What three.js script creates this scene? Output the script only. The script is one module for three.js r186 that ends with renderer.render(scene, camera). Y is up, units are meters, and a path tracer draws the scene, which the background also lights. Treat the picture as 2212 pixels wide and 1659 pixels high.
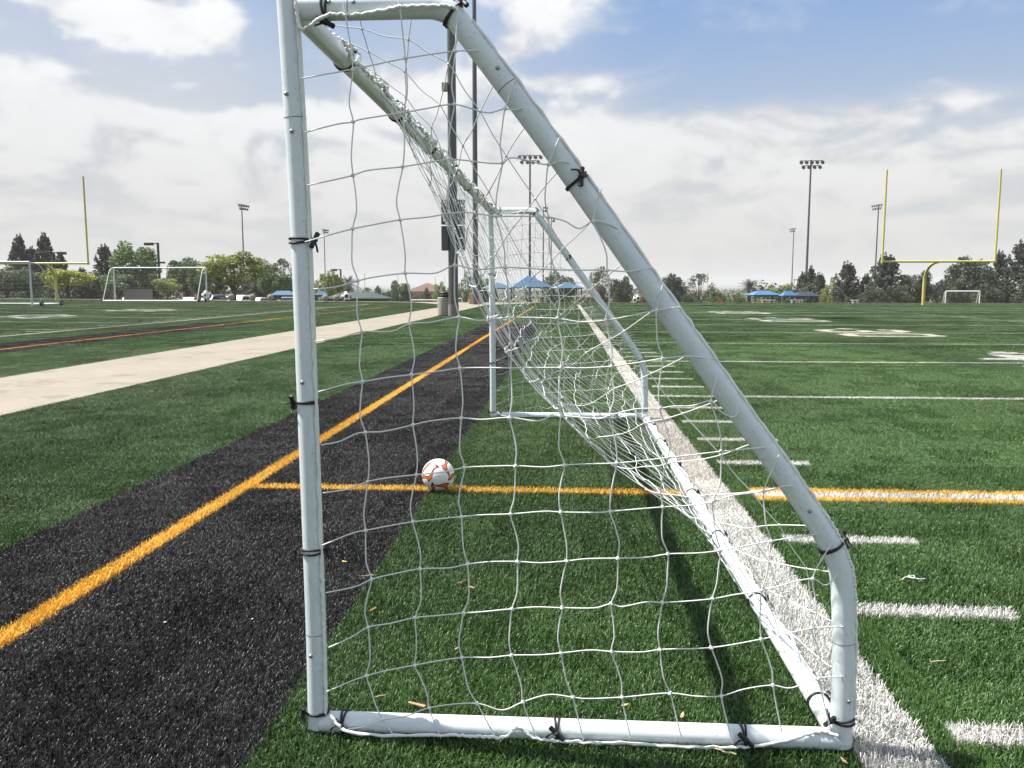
import * as THREE from 'three';
import { mergeGeometries } from 'three/addons/utils/BufferGeometryUtils.js';

// ---------------------------------------------------------------- camera, sky, sun, exposure
const scene = new THREE.Scene();
const F = 1789, EYE = 1.27, HZ = 620, VPX = 1222;               // lens and horizon read off the photograph (2212 x 1659 grid)
const PITCH = Math.atan((829.5 - HZ) / F), YAW = Math.atan((VPX - 1106) / (F / Math.cos(PITCH)));
const camera = new THREE.PerspectiveCamera(2 * Math.atan(829.5 / F) * 180 / Math.PI, 4 / 3, 0.05, 4000);
camera.position.set(0, EYE, 0);
camera.rotation.order = 'YXZ';
camera.rotation.set(-PITCH, YAW, 0);
const renderer = new THREE.WebGLRenderer({ antialias: true });
renderer.toneMapping = THREE.LinearToneMapping;
renderer.toneMappingExposure = 2.0;
renderer.shadowMap.enabled = true;

const sun = new THREE.DirectionalLight(new THREE.Color(1.0, 0.955, 0.88), 5.0);
const SUN = new THREE.Vector3(-0.62, 1, -0.09).normalize();
sun.position.copy(SUN).multiplyScalar(60); sun.position.z -= 20;
sun.target.position.set(0, 0, -20);
sun.castShadow = true; sun.shadow.radius = 1; sun.shadow.mapSize.set(4096, 4096);
Object.assign(sun.shadow.camera, { left: -60, right: 60, top: 60, bottom: -60, near: 1, far: 200 });
scene.add(sun, sun.target);

const SKY = 0.515;                                                // sky strength at this exposure
const V = (x, y, z) => new THREE.Vector3(x, y, z);
function ray(px, py) {
  const u = px - 1106, v = py - 829.5, fw = F * Math.cos(PITCH) - v * Math.sin(PITCH), dn = v * Math.cos(PITCH) + F * Math.sin(PITCH);
  return V(u * Math.cos(YAW) - fw * Math.sin(YAW), -dn, -u * Math.sin(YAW) - fw * Math.cos(YAW));
}

// seeded random and noise
function rng(seed) { let a = seed >>> 0; return () => { a = (a + 0x6D2B79F5) | 0; let t = Math.imul(a ^ (a >>> 15), 1 | a); t = (t + Math.imul(t ^ (t >>> 7), 61 | t)) ^ t; return ((t ^ (t >>> 14)) >>> 0) / 4294967296; }; }
function h3(x, y, z) { let h = Math.imul(x, 374761393) ^ Math.imul(y, 668265263) ^ Math.imul(z, 1274126177); h = Math.imul(h ^ (h >>> 13), 1274126177); return ((h ^ (h >>> 16)) >>> 0) / 4294967296; }
function vnoise(x, y, z) {
  const xi = Math.floor(x), yi = Math.floor(y), zi = Math.floor(z); let u = x - xi, v = y - yi, w = z - zi;
  u = u * u * u * (u * (u * 6 - 15) + 10); v = v * v * v * (v * (v * 6 - 15) + 10); w = w * w * w * (w * (w * 6 - 15) + 10);
  const L = (a, b, t) => a + (b - a) * t;
  return L(L(L(h3(xi, yi, zi), h3(xi + 1, yi, zi), u), L(h3(xi, yi + 1, zi), h3(xi + 1, yi + 1, zi), u), v),
    L(L(h3(xi, yi, zi + 1), h3(xi + 1, yi, zi + 1), u), L(h3(xi, yi + 1, zi + 1), h3(xi + 1, yi + 1, zi + 1), u), v), w) * 2 - 1;
}
function fbm(x, y, z, n) { let s = 0, a = 0.5; for (let i = 0; i < n; i++) { s += a * vnoise(x, y, z); a *= 0.5; const t = x * 2.03 + 11.3; y = y * 2.01 + 5.7; z = z * 2.02 + 3.1; x = t; } return s; }
const sstep = (a, b, t) => { t = Math.min(1, Math.max(0, (t - a) / (b - a))); return t * t * (3 - 2 * t); };
const lerp = (a, b, t) => a + (b - a) * t;

// the sky: broken high cloud over blue, milky towards the horizon
function fbmG(x, y, z, n, gain) { let s = 0, a = 0.5; for (let i = 0; i < n; i++) { s += a * vnoise(x, y, z); a *= gain; const t = x * 2.03 + 11.3; y = y * 2.05 + 5.7; z = z + 13.1; x = t; } return s; }
{
  const W = 2048, H = 1024, data = new Float32Array(W * H * 4);
  // banks of cloud (+) and openings of blue (-): azimuth, elevation, half widths in degrees, weight
  const deg = 180 / Math.PI, P = (px, py, wx, wy, k) => { const r = ray(px, py); return [Math.atan2(r.x, -r.z) * deg, Math.atan2(r.y, Math.hypot(r.x, r.z)) * deg, wx / 31, wy / 31, k]; };
  const banks = [
    P(1750, 40, 480, 165, -0.95), P(2260, 130, 260, 150, -0.75), P(1500, 150, 200, 70, -0.35), P(1420, 50, 120, 90, -0.5), P(1040, 30, 80, 50, -0.45), P(800, 80, 130, 45, -0.35),
    P(1190, 45, 95, 60, 0.75), P(1130, 120, 90, 50, 0.45), P(1270, 185, 150, 26, 0.65), P(2110, 98, 90, 15, 0.75), P(1650, 115, 60, 8, 0.35), P(2080, 222, 130, 16, 0.6), P(1365, 52, 30, 10, 0.45),
    P(1650, 300, 520, 48, 0.60), P(1760, 250, 130, 28, 0.5), P(1300, 300, 160, 50, 0.3),
    P(190, 120, 150, 50, -0.55), P(310, 205, 130, 38, -0.55), P(480, 235, 80, 30, -0.45), P(570, 110, 60, 60, -0.3), P(40, 80, 60, 50, -0.4), P(330, 130, 80, 40, -0.2),
    P(160, 42, 110, 26, 0.7), P(330, 45, 110, 36, 0.55), P(105, 152, 30, 10, 0.6), P(212, 168, 20, 8, 0.5), P(50, 235, 130, 60, 0.5), P(270, 265, 150, 36, 0.4), P(880, 190, 170, 50, 0.5), P(620, 175, 90, 60, 0.25),
  ];
  for (let j = 0; j < H; j++) {
    const el = ((j + 0.5) / H - 0.5) * 180, ce = Math.cos(el / deg), y = Math.sin(el / deg);
    for (let i = 0; i < W; i++) {
      const th = ((i + 0.5) / W - 0.5) * 2 * Math.PI, x = Math.cos(th) * ce, z = Math.sin(th) * ce, o = (j * W + i) * 4;
      let r, g, b;
      if (el < -3) { r = 0.30; g = 0.31; b = 0.30; }
      else {
        const az = Math.atan2(x, -z) * deg, e = Math.max(0, el);
        const q = 1 / (0.22 + Math.max(0, y)), lx = x * q * 5.2, lz = z * q * 5.2;        // a layer seen in perspective
        const wx = fbmG(lx * 0.5, 2.2, lz * 0.5, 3, 0.5), wz = fbmG(lx * 0.5, 9.2, lz * 0.5, 3, 0.5);
        const n = fbmG(lx * 0.9 + wx * 1.1, lz * 0.9 + wz * 1.1, 4.4, 7, 0.60), m = fbmG(lx * 0.34 + wx * 0.6, lz * 0.34, 7.1, 3, 0.5);
        let bias = 0.16;
        const wa = az + 3.2 * wx + 1.2 * n, we = e + 1.3 * wz + 0.9 * n;
        for (const p of banks) { const u = (wa - p[0]) / p[2], v = (we - p[1]) / p[3], d2 = u * u + v * v; if (d2 < 9) bias += p[4] * Math.exp(-d2); }
        const low = sstep(13, 5, e), s = 1.4 * n + 0.5 * m + bias + low * 0.45;
        const veil = (0.42 + 0.5 * m) * sstep(6, -12, az) * sstep(60, 25, e), dens = Math.max(veil, 0.52 * sstep(-0.65, 0.6, s) + 0.46 * sstep(-0.10, 0.62, s));
        const t = sstep(2, 22, e), t2 = sstep(20, 70, e);
        const br = lerp(0.46, lerp(0.215, 0.13, t2), t), bg = lerp(0.57, lerp(0.385, 0.26, t2), t), bb = lerp(0.69, lerp(0.71, 0.57, t2), t);
        const cl = lerp(0.80, 0.99, sstep(0.0, 0.85, s + 0.35 * n)) * lerp(0.93, 1, t) * (1 + 0.11 * n);
        r = lerp(br, cl * 0.975, dens); g = lerp(bg, cl * 0.985, dens); b = lerp(bb, cl * 1.005, dens);
        const hz = 0.95 * Math.exp(-Math.pow(e / 9.5, 1.6));
        r = lerp(r, 0.690, hz); g = lerp(g, 0.682, hz); b = lerp(b, 0.662, hz);
      }
      data[o] = r * SKY; data[o + 1] = g * SKY; data[o + 2] = b * SKY; data[o + 3] = 1;
    }
  }
  const sky = new THREE.DataTexture(data, W, H, THREE.RGBAFormat, THREE.FloatType);
  sky.mapping = THREE.EquirectangularReflectionMapping; sky.magFilter = sky.minFilter = THREE.LinearFilter; sky.wrapS = THREE.RepeatWrapping; sky.needsUpdate = true;
  scene.background = sky; scene.environment = sky;
}

// ---------------------------------------------------------------- helpers
function atZ(px, py, z) { const r = ray(px, py); return V(0, EYE, 0).addScaledVector(r, z / r.z); }      // the point of that direction on the upright plane z
function onGround(px, py, h = 0) { const r = ray(px, py); return V(0, EYE, 0).addScaledVector(r, (h - EYE) / r.y); }
const taken = {};
function numbered(n) { taken[n] = (taken[n] ?? -1) + 1; return taken[n] ? n + '_' + String(taken[n]).padStart(3, '0') : n; }
function part(name, geo, m, parent) { const o = new THREE.Mesh(geo, m); o.name = name; o.castShadow = o.receiveShadow = true; parent.add(o); return o; }
function tag(o, label, category, group, kind) { o.userData = { label, category }; if (group) o.userData.group = group; if (kind) o.userData.kind = kind; return o; }
function thing(name, label, category, pos, group) { const o = new THREE.Group(); o.name = numbered(name); o.position.copy(pos); scene.add(o); return tag(o, label, category, group); }
function single(name, label, category, geo, m, pos, group) { const o = part(numbered(name), geo, m, scene); o.position.copy(pos); return tag(o, label, category, group); }
function structure(name, geo, m, label, category) { const o = part(numbered(name), geo, m, scene); return tag(o, label, category, null, 'structure'); }
function copyOf(src, label, pos) { const c = src.clone(); c.name = numbered(src.name.replace(/_\d{3}$/, '')); c.userData = { ...src.userData }; if (label) c.userData.label = label; c.position.copy(pos); scene.add(c); return c; }
const mat = (r, g, b, rough = 0.8, extra = {}) => new THREE.MeshStandardMaterial({ color: new THREE.Color().setRGB(r, g, b), roughness: rough, ...extra });
const phys = (r, g, b, rough = 0.8, extra = {}) => new THREE.MeshPhysicalMaterial({ color: new THREE.Color().setRGB(r, g, b), roughness: rough, ...extra });

// a round tube along a list of points
function sweep(pts, r, sides = 8, caps = true) {
  const n = pts.length, pos = [], nor = [], idx = [], uv = []; let N = null, run = 0;
  for (let i = 0; i < n; i++) {
    const T = pts[Math.min(n - 1, i + 1)].clone().sub(pts[Math.max(0, i - 1)]).normalize();
    if (!N) N = Math.abs(T.y) < 0.9 ? V(0, 1, 0) : V(1, 0, 0);
    N = N.clone().addScaledVector(T, -N.dot(T)).normalize();
    if (i) run += pts[i].distanceTo(pts[i - 1]);
    const B = T.clone().cross(N), rr = typeof r === 'function' ? r(i / (n - 1)) : r;
    for (let k = 0; k < sides; k++) {
      const a = k / sides * 2 * Math.PI, d = N.clone().multiplyScalar(Math.cos(a)).addScaledVector(B, Math.sin(a));
      pos.push(pts[i].x + d.x * rr, pts[i].y + d.y * rr, pts[i].z + d.z * rr); nor.push(d.x, d.y, d.z); uv.push(k / sides, run);
      if (i) { const a0 = (i - 1) * sides + k, a1 = (i - 1) * sides + (k + 1) % sides, b0 = a0 + sides, b1 = a1 + sides; idx.push(a0, a1, b0, a1, b1, b0); }
    }
  }
  if (caps) for (const [i, s] of [[0, -1], [n - 1, 1]]) {
    const T = pts[Math.min(n - 1, i + 1)].clone().sub(pts[Math.max(0, i - 1)]).normalize().multiplyScalar(s), c = pos.length / 3;
    pos.push(pts[i].x, pts[i].y, pts[i].z); nor.push(T.x, T.y, T.z);
    for (let k = 0; k < sides; k++) { const a = (i * sides + k) * 3; pos.push(pos[a], pos[a + 1], pos[a + 2]); nor.push(T.x, T.y, T.z); }
    for (let k = 0; k < sides; k++) s > 0 ? idx.push(c, c + 1 + k, c + 1 + (k + 1) % sides) : idx.push(c, c + 1 + (k + 1) % sides, c + 1 + k);
  }
  const g = new THREE.BufferGeometry();
  g.setAttribute('position', new THREE.Float32BufferAttribute(pos, 3)); g.setAttribute('normal', new THREE.Float32BufferAttribute(nor, 3));
  while (uv.length < pos.length / 3 * 2) uv.push(0.5, 0); g.setAttribute('uv', new THREE.Float32BufferAttribute(uv, 2)); g.setIndex(idx);
  return g;
}
const smooth = (pts, n) => new THREE.CatmullRomCurve3(pts, false, 'centripetal').getPoints(n);
const bar = (a, b, r, sides = 10) => sweep([a, b], r, sides);
function slab(w, h, d, x = 0, y = 0, z = 0, bev = 0) { if (bev) { const s = new THREE.Shape(); s.moveTo(-w / 2 + bev, -h / 2 + bev); s.lineTo(w / 2 - bev, -h / 2 + bev); s.lineTo(w / 2 - bev, h / 2 - bev); s.lineTo(-w / 2 + bev, h / 2 - bev); const g = new THREE.ExtrudeGeometry(s, { depth: d - 2 * bev, bevelThickness: bev, bevelSize: bev, bevelSegments: 2 }); g.translate(x, y, z - d / 2 + bev); return g; } const g = new THREE.BoxGeometry(w, h, d); g.translate(x, y, z); return g; }
function join(list) { return mergeGeometries(list.map(g => { const q = g.index ? g.toNonIndexed() : g; for (const k of Object.keys(q.attributes)) if (!['position', 'normal', 'uv'].includes(k)) q.deleteAttribute(k); if (!q.attributes.uv) q.setAttribute('uv', new THREE.Float32BufferAttribute(new Float32Array(q.attributes.position.count * 2), 2)); return q; })); }
function noiseTex(n, fn, rep) {
  const d = new Uint8Array(n * n * 4);
  for (let j = 0; j < n; j++) for (let i = 0; i < n; i++) { const c = fn(i / n, j / n, i, j), o = (j * n + i) * 4; d[o] = c[0]; d[o + 1] = c[1]; d[o + 2] = c[2]; d[o + 3] = 255; }
  const t = new THREE.DataTexture(d, n, n); t.colorSpace = THREE.SRGBColorSpace; t.wrapS = t.wrapT = THREE.RepeatWrapping; t.magFilter = THREE.LinearFilter; t.minFilter = THREE.LinearMipmapLinearFilter; t.generateMipmaps = true; if (rep) t.repeat.set(rep, rep); t.needsUpdate = true; return t;
}

// ---------------------------------------------------------------- lie of the land
const EDGE = -67;
function land(x, z) {                                              // height of the ground
  let y = x < -14.4 && z > EDGE - 8 ? (-14.4 - x) * 0.0075 : x < -14.4 ? (-14.4 - x) * 0.0075 * sstep(EDGE - 30, EDGE - 8, z) : 0;
  if (z < EDGE - 2) { const a = x / -z; y -= lerp(2.2, 4.8, sstep(-0.42, -0.22, a)) * sstep(0, 46, EDGE - 2 - z); }
  return y;
}
const YARD = 0.9144, FIFTY = -5.04;
{
  // earth under everything, out to the horizon
  const xs = [], zs = [];
  for (let x = -1600; x <= 1600; x += Math.abs(x) > 340 ? 60 : Math.abs(x) > 120 ? 10 : 5) xs.push(x);
  for (let z = 40; z >= -2400; z -= z < -400 ? 100 : z < -130 ? 10 : 3) zs.push(z);
  const pos = [], idx = [], uv = [];
  for (const z of zs) for (const x of xs) { pos.push(x, land(x, z) - 0.05 - (z < EDGE - 2 ? 0.02 : 0), z); uv.push(x / 6, z / 6); }
  for (let j = 0; j < zs.length - 1; j++) for (let i = 0; i < xs.length - 1; i++) { const a = j * xs.length + i, b = a + xs.length; idx.push(a, a + 1, b, a + 1, b + 1, b); }
  const g = new THREE.BufferGeometry(); g.setAttribute('position', new THREE.Float32BufferAttribute(pos, 3)); g.setAttribute('uv', new THREE.Float32BufferAttribute(uv, 2)); g.setIndex(idx); g.computeVertexNormals();
  const t = noiseTex(256, (u, v) => { const n = vnoise(u * 8, v * 8, 1) + 0.6 * vnoise(u * 32, v * 32, 2); return [92 + 18 * n, 92 + 18 * n, 66 + 14 * n]; });
  structure('ground', g, mat(1, 1, 1, 0.95, { map: t }), 'dry earth and rough grass lying under and beyond the sports fields', 'ground');
}
function sheet(name, outline, y, m, label, category) {              // flat sheet with uv in metres; outline in x, z
  const s = new THREE.Shape(outline.map(([x, z]) => new THREE.Vector2(x, -z))), g = new THREE.ShapeGeometry(s), p = g.attributes.position, u = g.attributes.uv;
  for (let i = 0; i < p.count; i++) { const x = p.getX(i), z = -p.getY(i); p.setXYZ(i, x, land(x, z) + y, z); u.setXY(i, x, z); }
  g.computeVertexNormals(); return structure(name, g, m, label, category);
}
const crumb = mat(0.020, 0.034, 0.018, 0.95);
sheet('turf_backing', [[-5.56, 12], [60, 12], [60, EDGE + 0.3], [-2.6, EDGE + 0.3], [-5.56, -57]], -0.012, crumb, 'dark backing of the artificial turf on the football field with the goal', 'turf');
sheet('turf_backing', [[-14.4, 12], [-7.94, 12], [-7.94, -53], [-9.2, -60], [-12.8, EDGE - 2], [-14.4, EDGE - 2]], -0.012, crumb, 'dark backing of the artificial turf strip beside the pale path', 'turf');
sheet('turf_backing', [[-75, 12], [-14.4, 12], [-14.4, EDGE - 2], [-75, EDGE - 2]], -0.012, crumb, 'dark backing of the artificial turf on the football field beyond the path', 'turf');
const concreteTex = noiseTex(512, (u, v, i, j) => {
  const n = 0.5 * vnoise(u * 6, v * 6, 3) + 0.35 * vnoise(u * 24, v * 24, 4) + 0.3 * vnoise(u * 90, v * 90, 5) + 0.35 * (h3(i, j, 7) - 0.5); const sp = h3(i, j, 11) > 0.992 ? 1 : 0, st = 1.4 * sp + sstep(0.55, 0.8, vnoise(u * 11, v * 11, 8) + 0.3 * vnoise(u * 50, v * 50, 9));
  return [130 + 9 * n - 14 * st, 123.5 + 9 * n - 14 * st, 111 + 9 * n - 14 * st];
}, 0.2);
const concrete = mat(1, 1, 1, 0.9, { map: concreteTex });
sheet('path', [[-7.98, 12], [-5.54, 12], [-5.54, -57], [-2.6, EDGE + 0.28], [58, EDGE + 0.28], [58, EDGE - 0.7], [-10, EDGE - 0.9], [-10.6, EDGE - 2.7], [-74, EDGE - 2.7], [-74, EDGE - 1.9], [-12.8, EDGE - 1.9], [-9.2, -60], [-7.98, -53]], 0.012, concrete, 'pale concrete path running between the two fields and along their far edge', 'path');

// ---------------------------------------------------------------- artificial turf, fibre by fibre
function fibrePatch(size, count, wide, seed, tall = 1) {
  const R = rng(seed), pos = [], nor = [], col = [], idx = [];
  for (let i = 0; i < count; i++) {
    const x = (R() - 0.5) * size, z = (R() - 0.5) * size, a = (R() + R() + R() - 1.5) * 3.4, len = (0.020 + R() * 0.014) * tall, lean = 0.25 + R() * 0.95, w = wide * (0.7 + R() * 0.6);
    const dx = Math.cos(a), dz = Math.sin(a), tw = a + 1.57 + (R() - 0.5), wx = Math.cos(tw) * w / 2, wz = Math.sin(tw) * w / 2, c = 0.62 + R() * 0.76, y = (R() - 0.5) * 0.25;
    const hx = len * Math.sin(lean), hy = len * Math.cos(lean), o = pos.length / 3;
    const mx = x + dx * hx * 0.35, mz = z + dz * hx * 0.35, my = hy * 0.68, tx = x + dx * hx, tz = z + dz * hx;
    pos.push(x - wx, -0.012, z - wz, x + wx, -0.012, z + wz, mx - wx, my, mz - wz, mx + wx, my, mz + wz, tx - wx * 0.35, hy, tz - wz * 0.35, tx + wx * 0.35, hy, tz + wz * 0.35);
    for (let k = 0; k < 6; k++) col.push(c * (1 + y * 0.9), c, c * (1 - y * 0.6));
    idx.push(o, o + 1, o + 2, o + 1, o + 3, o + 2, o + 2, o + 3, o + 4, o + 3, o + 5, o + 4);
  }
  const g = new THREE.BufferGeometry(); g.setAttribute('position', new THREE.Float32BufferAttribute(pos, 3)); g.setAttribute('color', new THREE.Float32BufferAttribute(col, 3)); g.setIndex(idx); g.computeVertexNormals();
  return g;
}
const PATCH = { small: [0.1, [1, 2, 3].map(s => fibrePatch(0.1, 400, 0.0021, s, 0.95))], mid: [0.25, [4, 5, 6, 7].map(s => fibrePatch(0.25, 2500, 0.0020, s, 0.9))], big: [0.5, [8, 9, 10].map(s => fibrePatch(0.5, 2600, 0.0052, s, 1.1))], strip: [0.5, [11, 12].map(s => fibrePatch(0.5, 1900, 0.006, s, 1.1))] };
const turfMat = { green: [0.057, 0.120, 0.026, 0.42], black: [0.025, 0.024, 0.024, 0.42], yellow: [0.80, 0.47, 0.050, 0.5], white: [0.64, 0.62, 0.575, 0.5] };
const turfSets = {};
function digitAt(d, u, v) {                                         // block numerals as thick strokes in a unit box
  const S = { 0: [[[.18, 1], [.82, 1], [1, .85], [1, .15], [.82, 0], [.18, 0], [0, .15], [0, .85], [.18, 1]]], 1: [[[.2, .85], [.5, 1], [.5, 0]], [[.2, 0], [.8, 0]]], 2: [[[0, .8], [.2, 1], [.8, 1], [1, .82], [1, .6], [0, 0], [1, 0]]], 3: [[[0, .85], [.2, 1], [.8, 1], [1, .82], [1, .62], [.75, .52], [.4, .52]], [[.75, .52], [1, .4], [1, .18], [.8, 0], [.2, 0], [0, .15]]], 4: [[[.72, 0], [.72, 1], [0, .3], [1, .3]]] }[d];
  for (const L of S) for (let i = 0; i < L.length - 1; i++) { const [ax, ay] = L[i], [bx, by] = L[i + 1], X = 1.2, Y = 2.1, ex = (bx - ax) * X, ey = (by - ay) * Y, qx = (u - ax) * X, qy = (v - ay) * Y, t = Math.max(0, Math.min(1, (qx * ex + qy * ey) / (ex * ex + ey * ey))); if (Math.hypot(qx - ex * t, qy - ey * t) < 0.17) return true; }
  return false;
}
const numerals = [[40, 10], [30, 20], [20, 30], [10, 40]].map(([n, y]) => [n, FIFTY - y * YARD]);
function numeralAt(x, z, left) {
  const t = (x - 7.45) / 2.1; if (t < -0.12 || t > 1.12) return false;
  for (const [n, zc] of numerals) {
    let s = z - zc; if (Math.abs(s) > 2.7) continue; if (left) s = -s;
    const d1 = Math.floor(n / 10);
    if (digitAt(d1, (s + 1.65) / 1.2, t) || digitAt(0, (s - 0.45) / 1.2, t)) return true;
    const k = left ? s - 2.05 : -s - 2.05; if (k > 0 && k < 0.5 && Math.abs(t - 0.45) * 2.1 < 0.38 * (1 - k / 0.5)) return true;      // arrow to the nearer goal line
  }
  return false;
}
function zoneAt(x, z) {
  const left = x < -6.7; if (left) x = -13.4 - x;
  if (x < -5.55) return null;
  if (x < -2.5 && z < -57 + (x + 5.55) * -2.75 && !left) return null;
  if (left && x < -1 && z < (x < -4.2 ? -53 - (x + 5.46) * 5.5 : -60 - (x + 4.2) * 2.4)) return null;
  if (z < EDGE + (left ? -2 : 0.3)) return null;
  const yd = (FIFTY - z) / YARD, k = Math.round(yd), onYard = Math.abs(yd - k) * YARD < 0.052, inField = k <= 50;
  if (x > 0.80 && x < 1.02 && z > FIFTY - 60 * YARD) return 'white';
  if (x > 1.15 && k === 0) { const q = Math.abs(yd * YARD); if (q < 0.06) return 'white'; if (q < 0.14) return 'yellow'; }
  else if (k === 0 && x > -1.97 && x < 0.8 && Math.abs(yd * YARD) < 0.058) return 'yellow';
  if (x > 1.02 && x < 49.6) {
    if (k % 5 === 0 && k !== 0 && onYard && inField) return 'white';
    if (k === 60 && onYard) return 'white';
    if (k % 5 !== 0 && onYard && inField && ((x > 1.1 && x < 1.75) || (x > 16.2 && x < 16.8))) return 'white';
    if (numeralAt(x, z, left)) return 'white';
  }
  if (x > -2.07 && x < -1.97 && z > -53) return 'yellow';
  if (z < -52.9 && z > -53 && x > -1.97 && x < 40 && left) return 'yellow';
  if (z > -28.2 && x > -2.70 && x < -0.84) return 'black';
  return 'green';
}
{
  const R = rng(77), up = V(0, 1, 0), q = new THREE.Quaternion();
  const put = (kind, color, x, z, sx, sz) => {
    const a = Math.abs(Math.atan2(x - Math.sin(0), -(z - 1.6))); if (a > 0.86) return;
    const [size, geos] = PATCH[kind], v = Math.floor(R() * geos.length), key = color + '|' + kind + '|' + v; (turfSets[key] ??= { geo: geos[v], color, list: [], cols: [] });
    let turn = (Math.floor(2.5 + 3.2 * vnoise(x * 0.55, 21, z * 0.35) + 1.2 * vnoise(x * 2.1, 22, z * 1.6) + (R() - 0.5) * 1.6) + 8) & 3; if (kind === 'strip') turn = turn & 2;
    const m = new THREE.Matrix4(), s = turn & 1 ? V(sz / size, 1, sx / size) : V(sx / size, 1, sz / size); s.y = 0.92 + R() * 0.16;
    m.compose(V(x, land(x, z), z), q.setFromAxisAngle(up, turn * Math.PI / 2), s);
    const n = 1 + 0.16 * vnoise(x * 0.9, 3, z * 0.45) + 0.12 * vnoise(x * 0.25, 5, z * 0.12) + 0.10 * (R() - 0.5), w = 0.05 * vnoise(x * 0.4, 7, z * 0.3);
    turfSets[key].list.push(m); turfSets[key].cols.push(new THREE.Color().setRGB(n * (1 + w), n, n * (1 - w)));
  };
  const fill = (x0, x1, z0, z1) => {                                // one patch of ground of a single colour
    const w = x1 - x0, d = z0 - z1, color = zoneAt((x0 + x1) / 2, (z0 + z1) / 2); if (!color) return;
    const zm = (z0 + z1) / 2, far = zm < -17;
    if (far && Math.min(w, d) < 0.4) { const along = Math.max(w, d), n = Math.max(1, Math.round(along / 0.5)); for (let i = 0; i < n; i++) w > d ? put('strip', color, x0 + (i + 0.5) * w / n, zm, w / n, d) : put('strip', color, (x0 + x1) / 2, z0 - (i + 0.5) * d / n, w, d / n); return; }
    const kind = Math.min(w, d) < 0.17 ? 'small' : far ? 'big' : 'mid', s = PATCH[kind][0], nx = Math.max(1, Math.round(w / s)), nz = Math.max(1, Math.round(d / s));
    for (let j = 0; j < nz; j++) for (let i = 0; i < nx; i++) put(kind, color, x0 + (i + 0.5) * w / nx, z0 - (j + 0.5) * d / nz, w / nx, d / nz);
  };
  const edges = [-5.55, -4.2, -2.70, -2.07, -1.97, -0.84, 0.80, 1.02, 1.10, 1.15, 1.75];
  const rightX = [...edges]; for (let x = 4; x <= 60; x += 2) rightX.push(x); rightX.push(16.2, 16.8); rightX.sort((a, b) => a - b);
  const leftX = rightX.map(x => -13.4 - x).reverse();
  const zs = []; for (let k = -7; k <= 69; k++) { const zc = FIFTY - k * YARD; if (k === 0) zs.push(zc + 0.14, zc + 0.06, zc - 0.06, zc - 0.14); else zs.push(zc + 0.05, zc - 0.05); }
  zs.push(-28.2, -52.9, -53, EDGE + 0.3); zs.sort((a, b) => b - a);
  const numeralZ = z => numerals.some(([, zc]) => Math.abs(z - zc) < 2.7);
  for (let j = 0; j < zs.length - 1; j++) for (const X of [leftX, rightX]) for (let i = 0; i < X.length - 1; i++) {
    const x0 = X[i], x1 = X[i + 1], z0 = zs[j], z1 = zs[j + 1]; if (z0 - z1 < 0.004 || x1 - x0 < 0.004) continue;
    const xm = (x0 + x1) / 2, zm = (z0 + z1) / 2, xx = xm < -6.7 ? -13.4 - xm : xm;
    const ragged = (zm < -50 && xx < -1) || (xx > 6.1 && xx < 10 && numeralZ(zm));
    if (ragged) { const s = xx > 0 ? 0.125 : 0.4, n = Math.max(1, Math.round((x1 - x0) / s)), m = Math.max(1, Math.round((z0 - z1) / s)); for (let b = 0; b < m; b++) for (let a = 0; a < n; a++) { const c = zoneAt(x0 + (a + 0.5) * (x1 - x0) / n, z0 - (b + 0.5) * (z0 - z1) / m); if (c) put(s < 0.2 ? 'small' : 'big', c, x0 + (a + 0.5) * (x1 - x0) / n, z0 - (b + 0.5) * (z0 - z1) / m, (x1 - x0) / n, (z0 - z1) / m); } }
    else fill(x0, x1, z0, z1);
  }
  const said = { green: ['green_turf_fibres', 'green artificial grass fibres covering both sports fields', 'turf'], black: ['black_turf_fibres', 'black artificial grass fibres of the dark bands along the fields', 'turf'], yellow: ['yellow_line_fibres', 'orange yellow turf fibres forming the soccer lines', 'field line'], white: ['white_line_fibres', 'white turf fibres forming the sideline, yard lines, hash marks and numerals', 'field line'] };
  let total = 0;
  for (const c of Object.keys(said)) {
    const g = new THREE.Group(); g.name = said[c][0]; scene.add(g); tag(g, said[c][1], said[c][2], null, 'stuff');
    const [r, gg, b, ro] = turfMat[c], m = phys(r, gg, b, ro, { vertexColors: true, side: THREE.DoubleSide, specularIntensity: c === 'green' ? 0.8 : 0.85 });
    for (const k of Object.keys(turfSets)) { const s = turfSets[k]; if (s.color !== c) continue; const im = new THREE.InstancedMesh(s.geo, m, s.list.length); s.list.forEach((mm, i) => { im.setMatrixAt(i, mm); im.setColorAt(i, s.cols[i]); }); im.name = 'fibre_patch'; im.userData.kind = 'stuff'; im.castShadow = im.receiveShadow = true; g.add(im); total += s.list.length; }
  }
  console.log('turf patches', total);
}

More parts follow.
